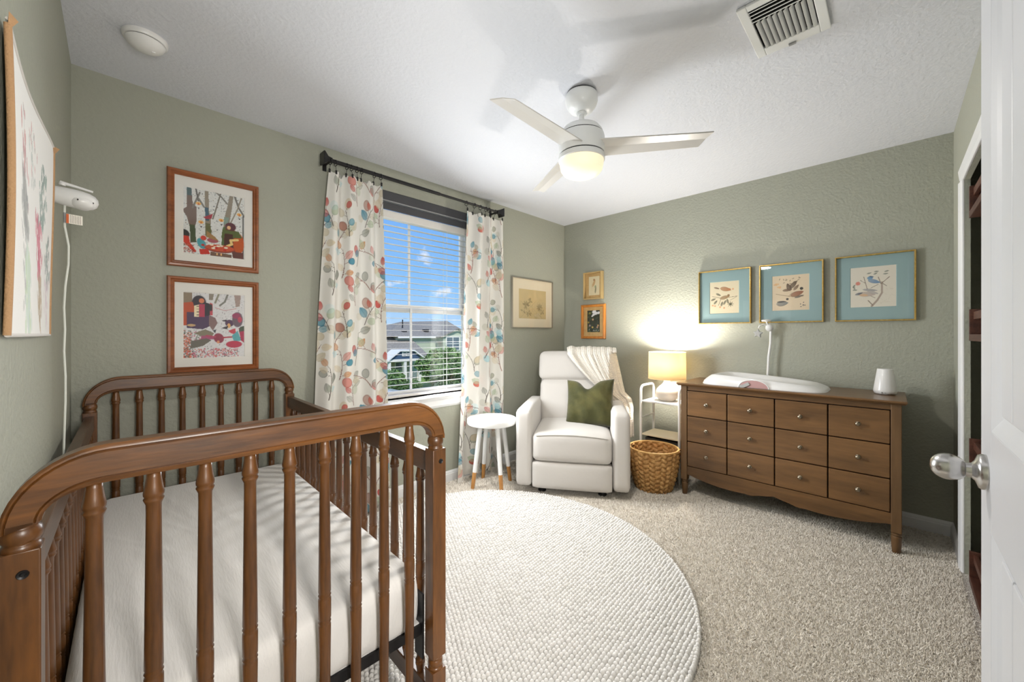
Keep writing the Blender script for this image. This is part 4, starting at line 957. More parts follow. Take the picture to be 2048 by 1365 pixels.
for k in range(3):
    an = math.radians(62 + 120 * k); pit = math.radians(-11)
    N = 14; top = []; V = []
    for i in range(N + 1):
        t_ = i / N; r = 0.085 + 0.520 * t_
        lead = 0.066 - 0.012 * t_; trail = -0.066 + 0.022 * t_
        if i == N: r_l, r_t = r - 0.045, r
        else: r_l = r_t = r - 0.03 * t_
        for s_, (rr, yy) in enumerate(((r_l, lead), ((r_l + r_t) / 2, (lead + trail) / 2), (r_t, trail))):
            z = -0.280 + yy * math.tan(pit) - 0.008 * t_ + (0.006 if s_ == 1 else 0)
            V.append((rr, yy, z))
    V += [(x, y, z - 0.006) for x, y, z in V]
    n3 = 3 * (N + 1); Fc = []
    for i in range(N):
        for s_ in range(2):
            a_ = 3 * i + s_; Fc.append((a_, a_ + 3, a_ + 4, a_ + 1)); Fc.append((n3 + a_, n3 + a_ + 1, n3 + a_ + 4, n3 + a_ + 3))
        Fc.append((3 * i, n3 + 3 * i, n3 + 3 * i + 3, 3 * i + 3)); Fc.append((3 * i + 2, 3 * i + 5, n3 + 3 * i + 5, n3 + 3 * i + 2))
    for s_ in range(2):
        Fc.append((s_, s_ + 1, n3 + s_ + 1, n3 + s_)); e0 = 3 * N + s_; Fc.append((e0 + 1, e0, n3 + e0, n3 + e0 + 1))
    o = MB().add(V, Fc).build('blade', 'blade', fan, bevel=0.002); o.rotation_euler = (0, 0, an)
lamp('fan_lamp', 'AREA', (FX, FY, HC - 0.432), 13.0, (1.0, 0.95, 0.88), rot=(0, 0, 0), shape='DISK', size=0.2)

# ceiling register
vt = thing('ceiling_vent', 'white louvred air vent in the ceiling', 'vent', (1.80, 0.2975, HC))
b = MB(); hx, hy, fw_ = 0.172, 0.124, 0.032
for a_ in (((-hx, hx), (-hy, -hy + fw_)), ((-hx, hx), (hy - fw_, hy)), ((-hx, -hx + fw_), (-hy + fw_, hy - fw_)), ((hx - fw_ * 1.7, hx), (-hy + fw_, hy - fw_))):
    b.box(a_[0][0], a_[0][1], a_[1][0], a_[1][1], -0.012, -0.0005)
b.build('vent_frame', 'fan_white', vt, bevel=0.003)
MB().box(-hx + 0.02, hx - 0.02, -hy + 0.02, hy - 0.02, -0.0015, -0.0005).build('dark_duct', 'dark_gap', vt)
for k in range(4):
    x = -hx + fw_ + 0.006 + k * 0.02
    b = MB(); b.prism([(x, -0.012), (x + 0.004, -0.0125), (x + 0.012, -0.004), (x + 0.008, -0.0035)], 'y', -hy + fw_, hy - fw_); b.build('louvre', 'fan_white', vt)
for k in range(10):
    y = -hy + fw_ + 0.004 + k * (2 * hy - 2 * fw_ - 0.008) / 10
    pr = [(y, -0.0035), (y + 0.003, -0.010), (y + 0.008, -0.0145), (y + 0.0125, -0.016), (y + 0.0125, -0.0145), (y + 0.009, -0.012), (y + 0.005, -0.008), (y + 0.002, -0.003)]
    MB().prism(pr, 'x', -hx + fw_ + 0.078, hx - fw_ * 1.7).build('louvre', 'fan_white', vt, smooth=True)
MB().box(hx - 0.018, hx - 0.006, -0.012, 0.012, -0.018, -0.012).build('damper_lever', 'grey_plastic', vt)

# smoke detector
sd = thing('smoke_detector', 'round white smoke detector on the ceiling above the crib', 'smoke detector', (0.086, 2.195, HC))
MB().lathe([(0.066, -0.018), (0.071, -0.012), (0.071, -0.0005)], 48).build('base_plate', 'plastic', sd, smooth=True)
MB().lathe([(0.060, -0.0225), (0.060, -0.018)], 48).build('sensor_gap', 'dark_gap', sd, smooth=True)
MB().lathe([(0.0, -0.053), (0.02, -0.052), (0.042, -0.045), (0.056, -0.034), (0.063, -0.022), (0.062, -0.020)], 48).build('dome', 'plastic', sd, smooth=True)
MB().box(0.018, 0.03, -0.012, 0.012, -0.0525, -0.048).build('test_button', 'plastic', sd, bevel=0.001)

# ================================================================== RECLINER
RA = math.atan2(-0.837, 0.548)          # local +x runs along the front, to the viewer's right
RCX, RCY = 2.377, 1.7115                # middle of the front edge
rec = thing('recliner', 'cream upholstered recliner armchair in the corner', 'armchair', (RCX, RCY, 0), RA)
# local frame: x right, y backwards, z up
RW, AW, AH = 0.85, 0.125, 0.645
def arm(sx):
    x0 = sx * (RW / 2 - AW / 2)
    def shape(p):
        x, y, z = p
        return (x, y, z - 0.02 * max(0.0, (y - 0.1)) * (1 if z > 0.5 else 0))
    o = MB().soft((x0, 0.40, (AH + 0.06) / 2), (AW, 0.80, AH - 0.06), 0.032, 12, (0.006, 0.004, 0.01), shape).build('armrest', 'cream_fabric', rec, smooth=True, sharp=0)
    yy = 0.004; b = MB()
    return o
arm(-1); arm(1)
SW = RW - 2 * AW - 0.006
def seatfn(p):
    x, y, z = p
    if z > 0.38: z += 0.018 * math.cos(x / SW * PI) * (1 if y < 0.5 else 0.5)
    return (x, y, z)
MB().soft((0, 0.30, 0.365), (SW, 0.62, 0.215), 0.045, 14, (0.0, 0.012, 0.012), seatfn).build('seat_cushion', 'cream_fabric', rec, smooth=True, sharp=0)
b = MB(); pth = [(x, -0.008 - 0.006 * math.cos(x / SW * PI), 0.452 + 0.02 * math.cos(x / SW * PI)) for x in np.linspace(-SW / 2 + 0.03, SW / 2 - 0.03, 20)]
b.tube(pth, 0.0035, 8).build('seam', 'piping', rec, smooth=True)
MB().soft((0, 0.05, 0.155), (SW, 0.11, 0.20), 0.022, 10, (0, 0.006, 0.004)).build('footrest', 'cream_fabric', rec, smooth=True, sharp=0)
MB().box(-SW / 2 + 0.01, SW / 2 - 0.01, 0.1, 0.78, 0.08, 0.26).build('inner_frame', 'dark_gap', rec)
BK = 0.27                                   # lean of the backrest
def lean(p):
    x, y, z = p; t_ = z - 0.36
    return (x, y + BK * t_, z)
BW = 0.655
def lower_back(p):
    x, y, z = lean(p); x *= 0.93 + 0.07 * min(1, max(0, (z - 0.42) / 0.16)); return (x, y, z)
MB().soft((0, 0.60, 0.59), (BW - 0.03, 0.17, 0.43), 0.05, 14, (0.0, 0.035, 0.008), lower_back).build('backrest', 'cream_fabric', rec, smooth=True, sharp=0)
MB().soft((0, 0.605, 0.93), (BW, 0.165, 0.255), 0.045, 14, (0.004, 0.02, 0.006), lean).build('headrest', 'cream_fabric', rec, smooth=True, sharp=0)
MB().soft((0, 0.70, 0.60), (BW - 0.02, 0.10, 0.86), 0.03, 10, (0, 0.01, 0), lambda p: (p[0], min(lean(p)[1], 0.86 + 0.06 * p[2]), p[2])).build('back_panel', 'cream_fabric', rec, smooth=True, sharp=0)
for x in (-0.23, 0.23):
    for y in (0.1, 0.6):
        b = MB(); b.lathe([(0.03, 0), (0.032, 0.012), (0.022, 0.024), (0.017, 0.08)], 20, (x, y, 0)); b.build('foot', 'black', rec, smooth=True)

# throw blanket over the right shoulder of the backrest
th = thing('throw_blanket', 'cream waffle-knit throw draped over the recliner back', 'blanket', (RCX, RCY, 0.3), RA)
def back_front(z):      # y of the backrest's front face at height z (local)
    return 0.60 - 0.115 + BK * (z - 0.36)
def build_throw():
    nu, nv = 110, 120; P = np.zeros((nv, nu, 3)); UV = np.zeros((nv, nu, 2))
    xs = BW / 2
    for j in range(nv):
        v = j / (nv - 1)
        for i in range(nu):
            u_ = i / (nu - 1)
            # three stretches along v: over the top from behind (0..0.22), down the front (0.22..1)
            if v < 0.2:
                t_ = v / 0.2; a = PI * (1 - t_) ; zc = 1.045
                yc = 0.605 + BK * (zc - 0.36); ry = 0.105
                zt = zc + 0.035 * math.sin(a); y = yc - ry * math.cos(PI - a) if False else yc + ry * math.cos(PI * t_)
                z = zc + 0.036 * math.sin(PI * t_)
                if t_ < 0.3: z -= (0.3 - t_) * 0.9
            else:
                t_ = (v - 0.2) / 0.8; z = 1.045 - 0.72 * t_; y = back_front(z) - 0.004
            zz = z if v >= 0.2 else 1.045
            t2 = max(0.0, (1.045 - zz) / 0.72)
            left = -0.065 + 0.46 * min(1, t2 / 0.66) ** 1.15 if v >= 0.2 else -0.085 + 0.02 * v / 0.2
            right = xs + 0.045 + 0.10 * min(1, t2 * 1.5)
            left = min(left, right - 0.07 - 0.02 * (1 - t2))
            x = left + (right - left) * u_
            # beyond the side of the backrest the cloth turns backwards
            over = max(0.0, x - (xs - 0.025)); 
            if v >= 0.2:
                y += over * 1.3 * (1 - 0.3 * t2)
                # cloth passes over the arm and bulges out below
                if zz < 0.70:
                    k = min(1, (0.70 - zz) / 0.06); x += 0.045 * k * (0.3 + 0.7 * u_); y += 0.02 * k
            fold = 0.010 * math.sin(u_ * 16 + 2.2 * t2 + math.sin(3 * t2) * 1.5) * (0.35 + 0.65 * t2) + 0.006 * math.sin(u_ * 31 + 5 * t2)
            if u_ < 0.2: fold += 0.014 * math.sin(PI * u_ / 0.2) 
            if v >= 0.2: y -= 0.012 + abs(fold) * 1.2
            else: z += 0.008 + 0.7 * abs(fold) + 0.012 * math.sin(PI * t_) * math.sin(2.6 * u_ + 0.4)
            x += 0.4 * fold
            P[j, i] = (x, y, z - 0.3); UV[j, i] = (u_ * 0.62, v * 1.35)
    o = np_mesh('cloth', P.reshape(-1, 3), grid_faces(nu, nv), 'blanket', th, uv=UV.reshape(-1, 2))
    q = o.modifiers.new('thickness', 'SOLIDIFY'); q.thickness = 0.008; q.offset = 0
build_throw()

# velvet pillow
pl = thing('throw_pillow', 'olive green velvet pillow with a dented top on the recliner seat', 'pillow', (RCX, RCY, 0.478), RA)
def build_pillow():
    n = 48; s = 0.40; V = []; Fq = []
    g = np.linspace(-1, 1, n); U, W = np.meshgrid(g, g)
    pinch = 1 - 0.07 * (1 - U ** 2) * np.abs(W) ** 3; pinch2 = 1 - 0.07 * (1 - W ** 2) * np.abs(U) ** 3
    X = U * s / 2 * pinch2; Z = W * s / 2 * pinch
    th_ = 0.085 * ((1 - np.abs(U) ** 2.6) * (1 - np.abs(W) ** 2.6)) ** 0.55
    dent = 0.085 * np.exp(-((U + 0.05) / 0.33) ** 2) * np.clip((W + 0.1) / 1.1, 0, 1) ** 2.2
    Z = Z - dent
    cr = 0.006 * np.sin(9 * U + 5 * W + 2 * np.sin(4 * W)) * (1 - np.maximum(np.abs(U), np.abs(W)) ** 4)
    F_ = np.stack([X, -th_ - cr, Z], -1).reshape(-1, 3); B_ = np.stack([X, th_, Z], -1).reshape(-1, 3)
    fq = grid_faces(n, n); o = np_mesh('cover', np.concatenate([F_, B_]), np.concatenate([fq, fq[:, ::-1] + n * n]), 'velvet', pl)
    bm = bmesh.new(); bm.from_mesh(o.data); bmesh.ops.remove_doubles(bm, verts=bm.verts, dist=0.0008); bm.to_mesh(o.data); bm.free()
    Mx = Matrix.Translation((0.135, 0.36, 0.178)) @ Matrix.Rotation(math.radians(-13), 4, 'Z') @ Matrix.Rotation(math.radians(-24), 4, 'X') @ Matrix.Rotation(math.radians(-4), 4, 'Y')
    o.matrix_local = Mx
build_pillow()

# ================================================================== ROUND STOOL
st = thing('round_stool', 'white round stool table with oak-tipped splayed legs beside the recliner', 'stool', (2.135, 2.322, 0), 0)
MB().lathe([(0.0, 0.500), (0.19, 0.500), (0.196, 0.504), (0.198, 0.512), (0.198, 0.540), (0.196, 0.543), (0.190, 0.543), (0.188, 0.541), (0.186, 0.527), (0.18, 0.524), (0.0, 0.524)], 64).build('tray_top', 'white_metal', st, smooth=True, sharp=0.6)
fa = math.atan2(2.384 - 2.335, 1.969 - 2.135)
for k in range(4):
    an = fa + k * PI / 2; c_, s_ = math.cos(an), math.sin(an)
    top = Vector((0.10 * c_, 0.10 * s_, 0.50)); bot = Vector((0.170 * c_, 0.170 * s_, 0.0)); mid = top.lerp(bot, 0.74)
    lg = MB().tube([top, mid], [0.0185, 0.0165], 20).build('leg', 'white_metal', st, smooth=True, sharp=0.8)
    MB().tube([mid, bot], [0.0164, 0.0145], 20).build('leg_tip', 'leg_tip', lg, smooth=True, sharp=0.8)

# ================================================================== CART, LAMP, BASKET
ct = thing('utility_cart', 'slim white metal shelf cart between recliner and dresser', 'shelf', (3.33, 1.405, 0))
cw, cd = 0.165, 0.125      # half sizes in y and x
for sy in (-1, 1):
    y = sy * cw; R_ = 0.045; zt = 0.775
    path = [(-cd, y, 0.0), (-cd, y, zt - R_)] + [(-cd + R_ - R_ * math.cos(a), y, zt - R_ + R_ * math.sin(a)) for a in np.linspace(0, PI / 2, 8)[1:]]
    path += [(cd - R_ + R_ * math.sin(a), y, zt - R_ + R_ * math.cos(a)) for a in np.linspace(0, PI / 2, 8)] + [(cd, y, 0.0)]
    MB().tube(path, 0.0105, 12).build('side_frame', 'white_metal', ct, smooth=True, sharp=0.9)
    MB().tube([(-cd, y, 0.50), (cd, y, 0.50)], 0.005, 10).build('cross_bar', 'white_metal', ct, smooth=True)
for z, mt_ in ((0.648, 'white_metal'), (0.362, 'cream_shelf'), (0.085, 'white_metal')):
    MB().box(-cd + 0.002, cd - 0.002, -cw + 0.006, cw - 0.006, z - 0.014, z).build('shelf_board', mt_, ct, bevel=0.003)
bn = thing('storage_bin', 'dark grey bin on the cart lower shelf behind the basket', 'bin', (3.345, 1.405, 0.0855))
b = MB(); V = []
for z, k in ((0, 0.92), (0.235, 1.0)):
    V += [(-0.10 * k, -0.14 * k, z), (0.10 * k, -0.14 * k, z), (0.10 * k, 0.14 * k, z), (-0.10 * k, 0.14 * k, z)]
b.add(V, [(3, 2, 1, 0), (0, 1, 5, 4), (1, 2, 6, 5), (2, 3, 7, 6), (3, 0, 4, 7)]).build('bin_body', 'grey_bin', bn, solid=0.006)
MB().tube([(-0.1, -0.14, 0.235), (0.1, -0.14, 0.235), (0.1, 0.14, 0.235), (-0.1, 0.14, 0.235)], 0.005, 8, closed=True).build('rim', 'grey_bin', bn)

LX, LY, LZ = 3.335, 1.395, 0.6485
lp = thing('table_lamp', 'white gourd-shaped table lamp with a lit linen drum shade', 'lamp', (LX, LY, LZ))
MB().lathe([(0.0, 0.0), (0.055, 0.0), (0.062, 0.004), (0.082, 0.025), (0.094, 0.055), (0.092, 0.078), (0.080, 0.103), (0.060, 0.125), (0.040, 0.142), (0.027, 0.160), (0.0235, 0.18), (0.0235, 0.20), (0.012, 0.204)], 56).build('base', 'ceramic', lp, smooth=True)
MB().lathe([(0.011, 0.20), (0.011, 0.258)], 20).build('socket', 'grey_plastic', lp, smooth=True)
sh = MB(); sh.lathe([(0.152, 0.192), (0.149, 0.418)], 72, cap=False)
sh.build('lamp_shade', 'linen_shade', lp, smooth=True, solid=0.0012)
for z, r in ((0.192, 0.152), (0.418, 0.149)):
    MB().tube([(r * math.cos(a), r * math.sin(a), z) for a in np.linspace(0, 2 * PI, 49)[:-1]], 0.0022, 6, closed=True).build('shade_rim', 'linen_shade', lp, smooth=True)
b = MB()
for k in range(3): b.tube([(0.011, 0, 0.25), (0.149 * math.cos(k * 2.094), 0.149 * math.sin(k * 2.094), 0.41)], 0.0016, 6)
b.build('spider', 'white_metal', lp)
bm_ = M('lit_bulb', srgb(255, 244, 222), rough=0.4, emit=((1.0, 0.86, 0.64, 1), 10.0))
MB().lathe([(0.013, 0.255), (0.022, 0.272), (0.027, 0.293), (0.024, 0.312), (0.014, 0.322), (0.0, 0.324)], 28).build('bulb', bm_, lp, smooth=True)
lamp('table_lamp_light', 'POINT', (LX, LY, LZ + 0.356), 42.0, (1.0, 0.94, 0.86), shadow_soft_size=0.05)

bk = thing('wicker_basket', 'woven hyacinth basket on the carpet by the dresser', 'basket', (3.0, 1.362, 0))
def build_basket():
    nu, nv = 240, 96; H = 0.322
    prof = lambda t_: 0.130 + 0.058 * (1 - (1 - t_) ** 1.9)
    th_ = np.linspace(0, 2 * PI, nu, endpoint=False); V = np.linspace(0, 1, nv); T_, V2 = np.meshgrid(th_, V)
    R_ = np.vectorize(prof)(V2)
    cols, rows = 26, 9
    cph = T_ * cols / (2 * PI); rph = V2 * rows + 0.5 * (np.floor(cph) % 2)
    fx = (cph % 1) - 0.5; fz = (rph % 1) - 0.5; tw = fx + 0.45 * fz * np.where(np.floor(cph) % 2 == 0, 1, -1)
    bump_ = np.clip(1 - (2.0 * tw) ** 2 - 0.9 * (2 * fz) ** 2 * 0.8, -0.4, 1)
    noise = 0.3 * np.sin(T_ * 57 + V2 * 80) * np.sin(V2 * 140 + T_ * 23)
    D = 0.0115 * bump_ + 0.0014 * noise
    tilt = 0.0
    gap = np.zeros_like(T_)
    ring = lambda Rr: np.stack([Rr * np.cos(T_), Rr * np.sin(T_), V2 * H], -1).reshape(-1, 3)
    Vo = ring(R_ + D); Vi = ring(R_ - 0.012 - D * 0.7)
    i = np.arange(nu * nv).reshape(nv, nu); q = np.stack([i[:-1], np.roll(i, -1, 1)[:-1], np.roll(i, -1, 1)[1:], i[1:]], -1)
    # handle slots on two opposite sides near the rim
    tt = (T_[:-1] + PI / nu); vv = V2[:-1]
    ha = math.atan2(-0.72, -0.69) + 0.95
    def slot(a0): 
        d = np.abs((tt - a0 + PI) % (2 * PI) - PI); return (d < 0.20) & (vv > 0.86) & (vv < 0.955)
    keep = ~(slot(ha) | slot(ha + PI)); q = q[keep]
    np_mesh('woven_body', np.concatenate([Vo, Vi]), np.concatenate([q, q[:, ::-1] + nu * nv]), 'wicker', bk)
    b = MB(); r = prof(1.0) - 0.004
    b.tube([(r * math.cos(a), r * math.sin(a), H) for a in np.linspace(0, 2 * PI, 73)[:-1]], 0.0075, 8, closed=True); b.build('rim', 'wicker_rim', bk, smooth=True)
    for a0 in (ha, ha + PI):
        rr = prof(0.86) - 0.004
        MB().tube([(rr * math.cos(a0 + t_), rr * math.sin(a0 + t_), H * 0.857) for t_ in np.linspace(-0.21, 0.21, 9)], 0.006, 8).build('handle_edge', 'wicker_rim', bk, smooth=True)
    MB().lathe([(0.0, 0.004), (0.126, 0.004), (0.128, 0.012), (0.0, 0.012)], 48).build('bottom', 'wicker', bk)
build_basket()
dk = thing('dark_cloth', 'dark cloth lying inside the woven basket', 'cloth', (3.0, 1.362, 0.013))
def build_cloth():
    n = 40; g = np.linspace(-1, 1, n); U, W = np.meshgrid(g, g); r = np.maximum(np.abs(U), np.abs(W)); a = np.arctan2(W, U)
    R_ = 0.135 * r; Z = 0.225 - 0.05 * r ** 2 + 0.012 * np.sin(6 * U + 3 * W) * np.cos(5 * W)
    V3 = np.stack([R_ * np.cos(a), R_ * np.sin(a), Z], -1).reshape(-1, 3)
    top = np_mesh('cloth', V3, grid_faces(n, n), 'grey_bin', dk)
    MB().lathe([(0.0, 0.0), (0.105, 0.0), (0.135, 0.17), (0.0, 0.2)], 32).build('lower_folds', 'grey_bin', dk, smooth=True)
build_cloth()

# ================================================================== DRESSER
dz = thing('dresser', 'brown wooden twelve-front dresser with scalloped apron along the right wall', 'dresser', (3.03, 0.5625, 0))
# local frame: x back (towards wall), y to the viewer's left, z up; front plane x = 0
hw, dp, zt = 0.597, 0.465, 0.855
V = []; Fc = []
tp = [(-0.032, 0.0), (-0.036, -0.004), (-0.036, -0.010), (-0.030, -0.014), (-0.022, -0.022)]
b = MB(); rings = []
for e_, z in tp:
    k = -e_; rings.append([(-k, -hw - k * 0.6 + 0.0, zt + z), (dp, -hw - k * 0.6, zt + z), (dp, hw + k * 0.6, zt + z), (-k, hw + k * 0.6, zt + z)])
for r_ in rings: V += r_
n = len(rings); Fc = [(4 * k + i, 4 * k + (i + 1) % 4, 4 * k + 4 + (i + 1) % 4, 4 * k + 4 + i) for k in range(n - 1) for i in range(4)] + [(3, 2, 1, 0), tuple(4 * (n - 1) + i for i in range(4))]
b.add(V, [f[::-1] for f in Fc]).build('top', 'dr_y', dz)
lw = 0.044; fh = 0.118
for sy in (-1, 1):
    for x0 in (0.0, dp - lw):
        y0 = sy * (hw - lw / 2)
        b = MB(); b.box(x0 - (0.004 if x0 == 0 else 0), x0 + lw, y0 - lw / 2, y0 + lw / 2, fh, zt - 0.022)
        b.build('corner_post', 'dr_z', dz, bevel=0.003)
        MB().lathe([(0.0165, 0.0), (0.018, 0.004), (0.0215, 0.05), (0.0225, 0.088), (0.0225, 0.094), (0.018, 0.098), (0.0215, 0.103), (0.0215, 0.109), (0.0185, 0.112), (0.021, fh)], 28, (x0 + lw / 2 - 0.002, y0, 0)).build('turned_foot', 'dr_z', dz, smooth=True)
b = MB()
for sy in (-1, 1):
    y0 = sy * (hw - 0.012); b.box(lw, dp - lw, y0 - 0.008, y0 + 0.008, 0.17, zt - 0.022)
b.build('side_panel', 'dr_z', dz)
MB().box(dp - 0.02, dp - 0.008, -hw + lw, hw - lw, 0.15, zt - 0.022).build('back_panel', 'dr_dark', dz)
gy0, gy1 = -hw + lw, hw - lw
MB().box(0.004, 0.02, gy0, gy1, 0.80, zt - 0.022).build('top_rail', 'dr_y', dz)
MB().box(0.024, 0.036, gy0, gy1, 0.20, 0.80).build('carcass', 'dr_dark', dz)
# scalloped apron
N = 80; poly = [(gy0, 0.222), (gy1, 0.222)]
lo = []
for i in range(N + 1):
    t_ = i / N; y = gy1 + (gy0 - gy1) * t_; q = abs(2 * t_ - 1)
    d = 0.064 + 0.036 * math.sin(PI * min(1, q / 0.96)) ** 0.8 * (1 if q < 0.96 else 0) + 0.006 * (1 - q)
    if 0.16 < abs(q) < 0.30: d += 0.006 * math.sin(PI * (q - 0.16) / 0.14)
    lo.append((y, 0.222 - d))
b = MB(); A = [(0.004, p[0], p[1]) for p in lo]; B = [(0.004, p[0], 0.222) for p in lo]; A2 = [(0.022, p[0], p[1]) for p in lo]; B2 = [(0.022, p[0], 0.222) for p in lo]
b.strip(A, B); b.strip(B, B2); b.strip(B2, A2); b.strip(A2, A); b.build('apron', 'dr_y', dz)
for x0 in (gy0 - lw / 2,):
    pass
ydiv = [gy1, gy1 + (gy0 - gy1) * 0.2487, gy1 + (gy0 - gy1) * 0.5055, gy1 + (gy0 - gy1) * 0.7523, gy0]
zdiv = [0.797, 0.605, 0.412, 0.224]
for r_ in range(3):
    for c_ in range(4):
        ya_, yb_ = ydiv[c_ + 1] + 0.003, ydiv[c_] - 0.003; za_, zb_ = zdiv[r_ + 1] + 0.003, zdiv[r_] - 0.003
        d = MB().box(-0.001, 0.022, ya_, yb_, za_, zb_).build('drawer', 'dr_y', dz, bevel=0.004, seg=3)
        yc_, zc_ = (ya_ + yb_) / 2, (za_ + zb_) / 2
        MB().lathe([(0.0, -0.0265), (0.006, -0.026), (0.0105, -0.0235), (0.0125, -0.019), (0.011, -0.015), (0.007, -0.012), (0.0055, -0.007), (0.008, -0.004), (0.0125, -0.0025), (0.013, 0.0), (0.0, 0.0)], 24, (-0.001, yc_, zc_), 'x').build('knob', 'knob_metal', d, smooth=True)

# ================================================================== THINGS ON THE DRESSER
TZ = 0.8555
cp_ = thing('changing_pad', 'white moulded baby changing tray with a pink semicircle on its side, on the dresser', 'changing tray', (3.235, 0.665, TZ))
def build_pad():
    # long shell: y along the dresser (left = +y), x = depth; raised sides, dished middle
    nu, nv = 90, 60; hl, hd = 0.37, 0.205
    g = np.linspace(-1, 1, nu); q = np.linspace(-1, 1, nv); U, W = np.meshgrid(g, q)
    # square to rounded rectangle (superellipse) mapping
    pw_ = 5.0; m_ = np.maximum(np.abs(U), np.abs(W)); L_ = (np.abs(U) ** pw_ + np.abs(W) ** pw_) ** (1 / pw_); k = np.where(L_ > 0, m_ / np.maximum(L_, 1e-9), 1)
    X, Y = W * k, U * k
    rho = m_
    s = (Y + 1) / 2                                 # 0 right end .. 1 left end
    hgt = 0.034 + 0.038 * np.sin(np.clip(s * 1.1, 0, 1) * PI / 2) ** 1.3 - 0.022 * np.clip((s - 0.82) / 0.18, 0, 1) ** 2
    rim = np.exp(-((rho - 0.80) / 0.15) ** 2); outer = np.clip((1 - rho) / 0.16, 0, 1) ** 0.5
    Z = np.where(rho > 0.80, hgt * outer, 0.022 + (hgt - 0.022) * rim)
    V3 = np.stack([X * hd, Y * hl, Z], -1).reshape(-1, 3)
    o = np_mesh('shell', V3, grid_faces(nu, nv), 'plastic', cp_)
    MB().lathe([(0.0, 0), (0.1, 0)], 4)
    # pink semicircle plate let into the front wall
    c_y, r_ = 0.012, 0.085; arc = [(c_y + r_ * math.cos(a), 0.002 + 0.050 * math.sin(a)) for a in np.linspace(0, PI, 25)]
    MB().prism(arc, 'x', -hd - 0.004, -hd + 0.03).build('scale_plate', 'pink', cp_, bevel=0.0015)
    b = MB(); b.tube([(-hd - 0.003, c_y + (r_ + 0.004) * math.cos(a), 0.001 + 0.054 * math.sin(a)) for a in np.linspace(0, PI, 25)], 0.004, 8); b.build('plate_rim', 'plastic', cp_, smooth=True)
    s1 = [(-hd - 0.008, c_y + 0.078, 0.004), (-hd - 0.009, c_y + 0.05, 0.012), (-hd - 0.010, c_y + 0.02, 0.030)]
    b = MB(); A = [(p[0], p[1], p[2] - 0.009) for p in s1]; B = [(p[0], p[1] + 0.01, p[2] + 0.009) for p in s1]; b.strip(A, B); b.build('strap', 'grey_strap', cp_, solid=0.002)
build_pad()

mo_ = thing('mobile_stand', 'white pole with a small globe and dangling star toy behind the changing tray', 'mobile', (3.475, 0.675, TZ))
MB().lathe([(0.0, 0), (0.035, 0), (0.035, 0.01), (0.012, 0.016)], 28).build('base', 'plastic', mo_, smooth=True)
MB().tube([(0, 0.008, 0.01), (0, 0.0, 0.2), (0, -0.012, 0.3), (-0.004, -0.014, 0.405)], [0.0095, 0.0095, 0.009, 0.0085], 14).build('pole', 'plastic', mo_, smooth=True)
MB().lathe([(0.026 * math.sin(a), -0.028 * math.cos(a)) for a in np.linspace(0.001, PI - 0.001, 16)], 28, (-0.008, -0.006, 0.415)).build('globe', 'plastic', mo_, smooth=True)
MB().lathe([(0.0, 0.0), (0.028, 0.004), (0.034, 0.012), (0.026, 0.018), (0.0, 0.021)], 28, (-0.02, 0.012, 0.46)).build('dish', 'plastic', mo_, smooth=True)
MB().tube([(-0.012, 0.0, 0.42), (-0.02, 0.01, 0.462)], 0.005, 10).build('dish_stem', 'plastic', mo_, smooth=True)
MB().tube([(-0.01, 0.008, 0.43), (-0.03, 0.032, 0.44), (-0.04, 0.052, 0.43), (-0.042, 0.058, 0.412)], 0.005, 10).build('hook_arm', 'plastic', mo_, smooth=True)
sv = []
for k in range(10):
    r = 0.036 if k % 2 == 0 else 0.019; a = k * PI / 5 + 0.4; sv.append((0.062 + r * math.cos(a), 0.372 + r * math.sin(a)))
MB().prism(sv, 'x', -0.052, -0.032).build('star_toy', 'grey_strap', mo_, bevel=0.006, seg=3)

df = thing('diffuser', 'small white tapered diffuser at the right end of the dresser', 'diffuser', (3.30, 0.035, TZ))
MB().lathe([(0.0, 0.0), (0.042, 0.0), (0.050, 0.006), (0.0545, 0.018), (0.054, 0.028), (0.037, 0.152), (0.035, 0.155), (0.0, 0.155)], 48).build('body', 'plastic', df, smooth=True, sharp=0.9)
for dy in (-0.005, 0.008):
    MB().box(-0.0535, -0.0505, dy - 0.0025 + 0.006, dy + 0.0025 + 0.006, 0.008, 0.017).build('button_mark', 'grey_plastic', df)

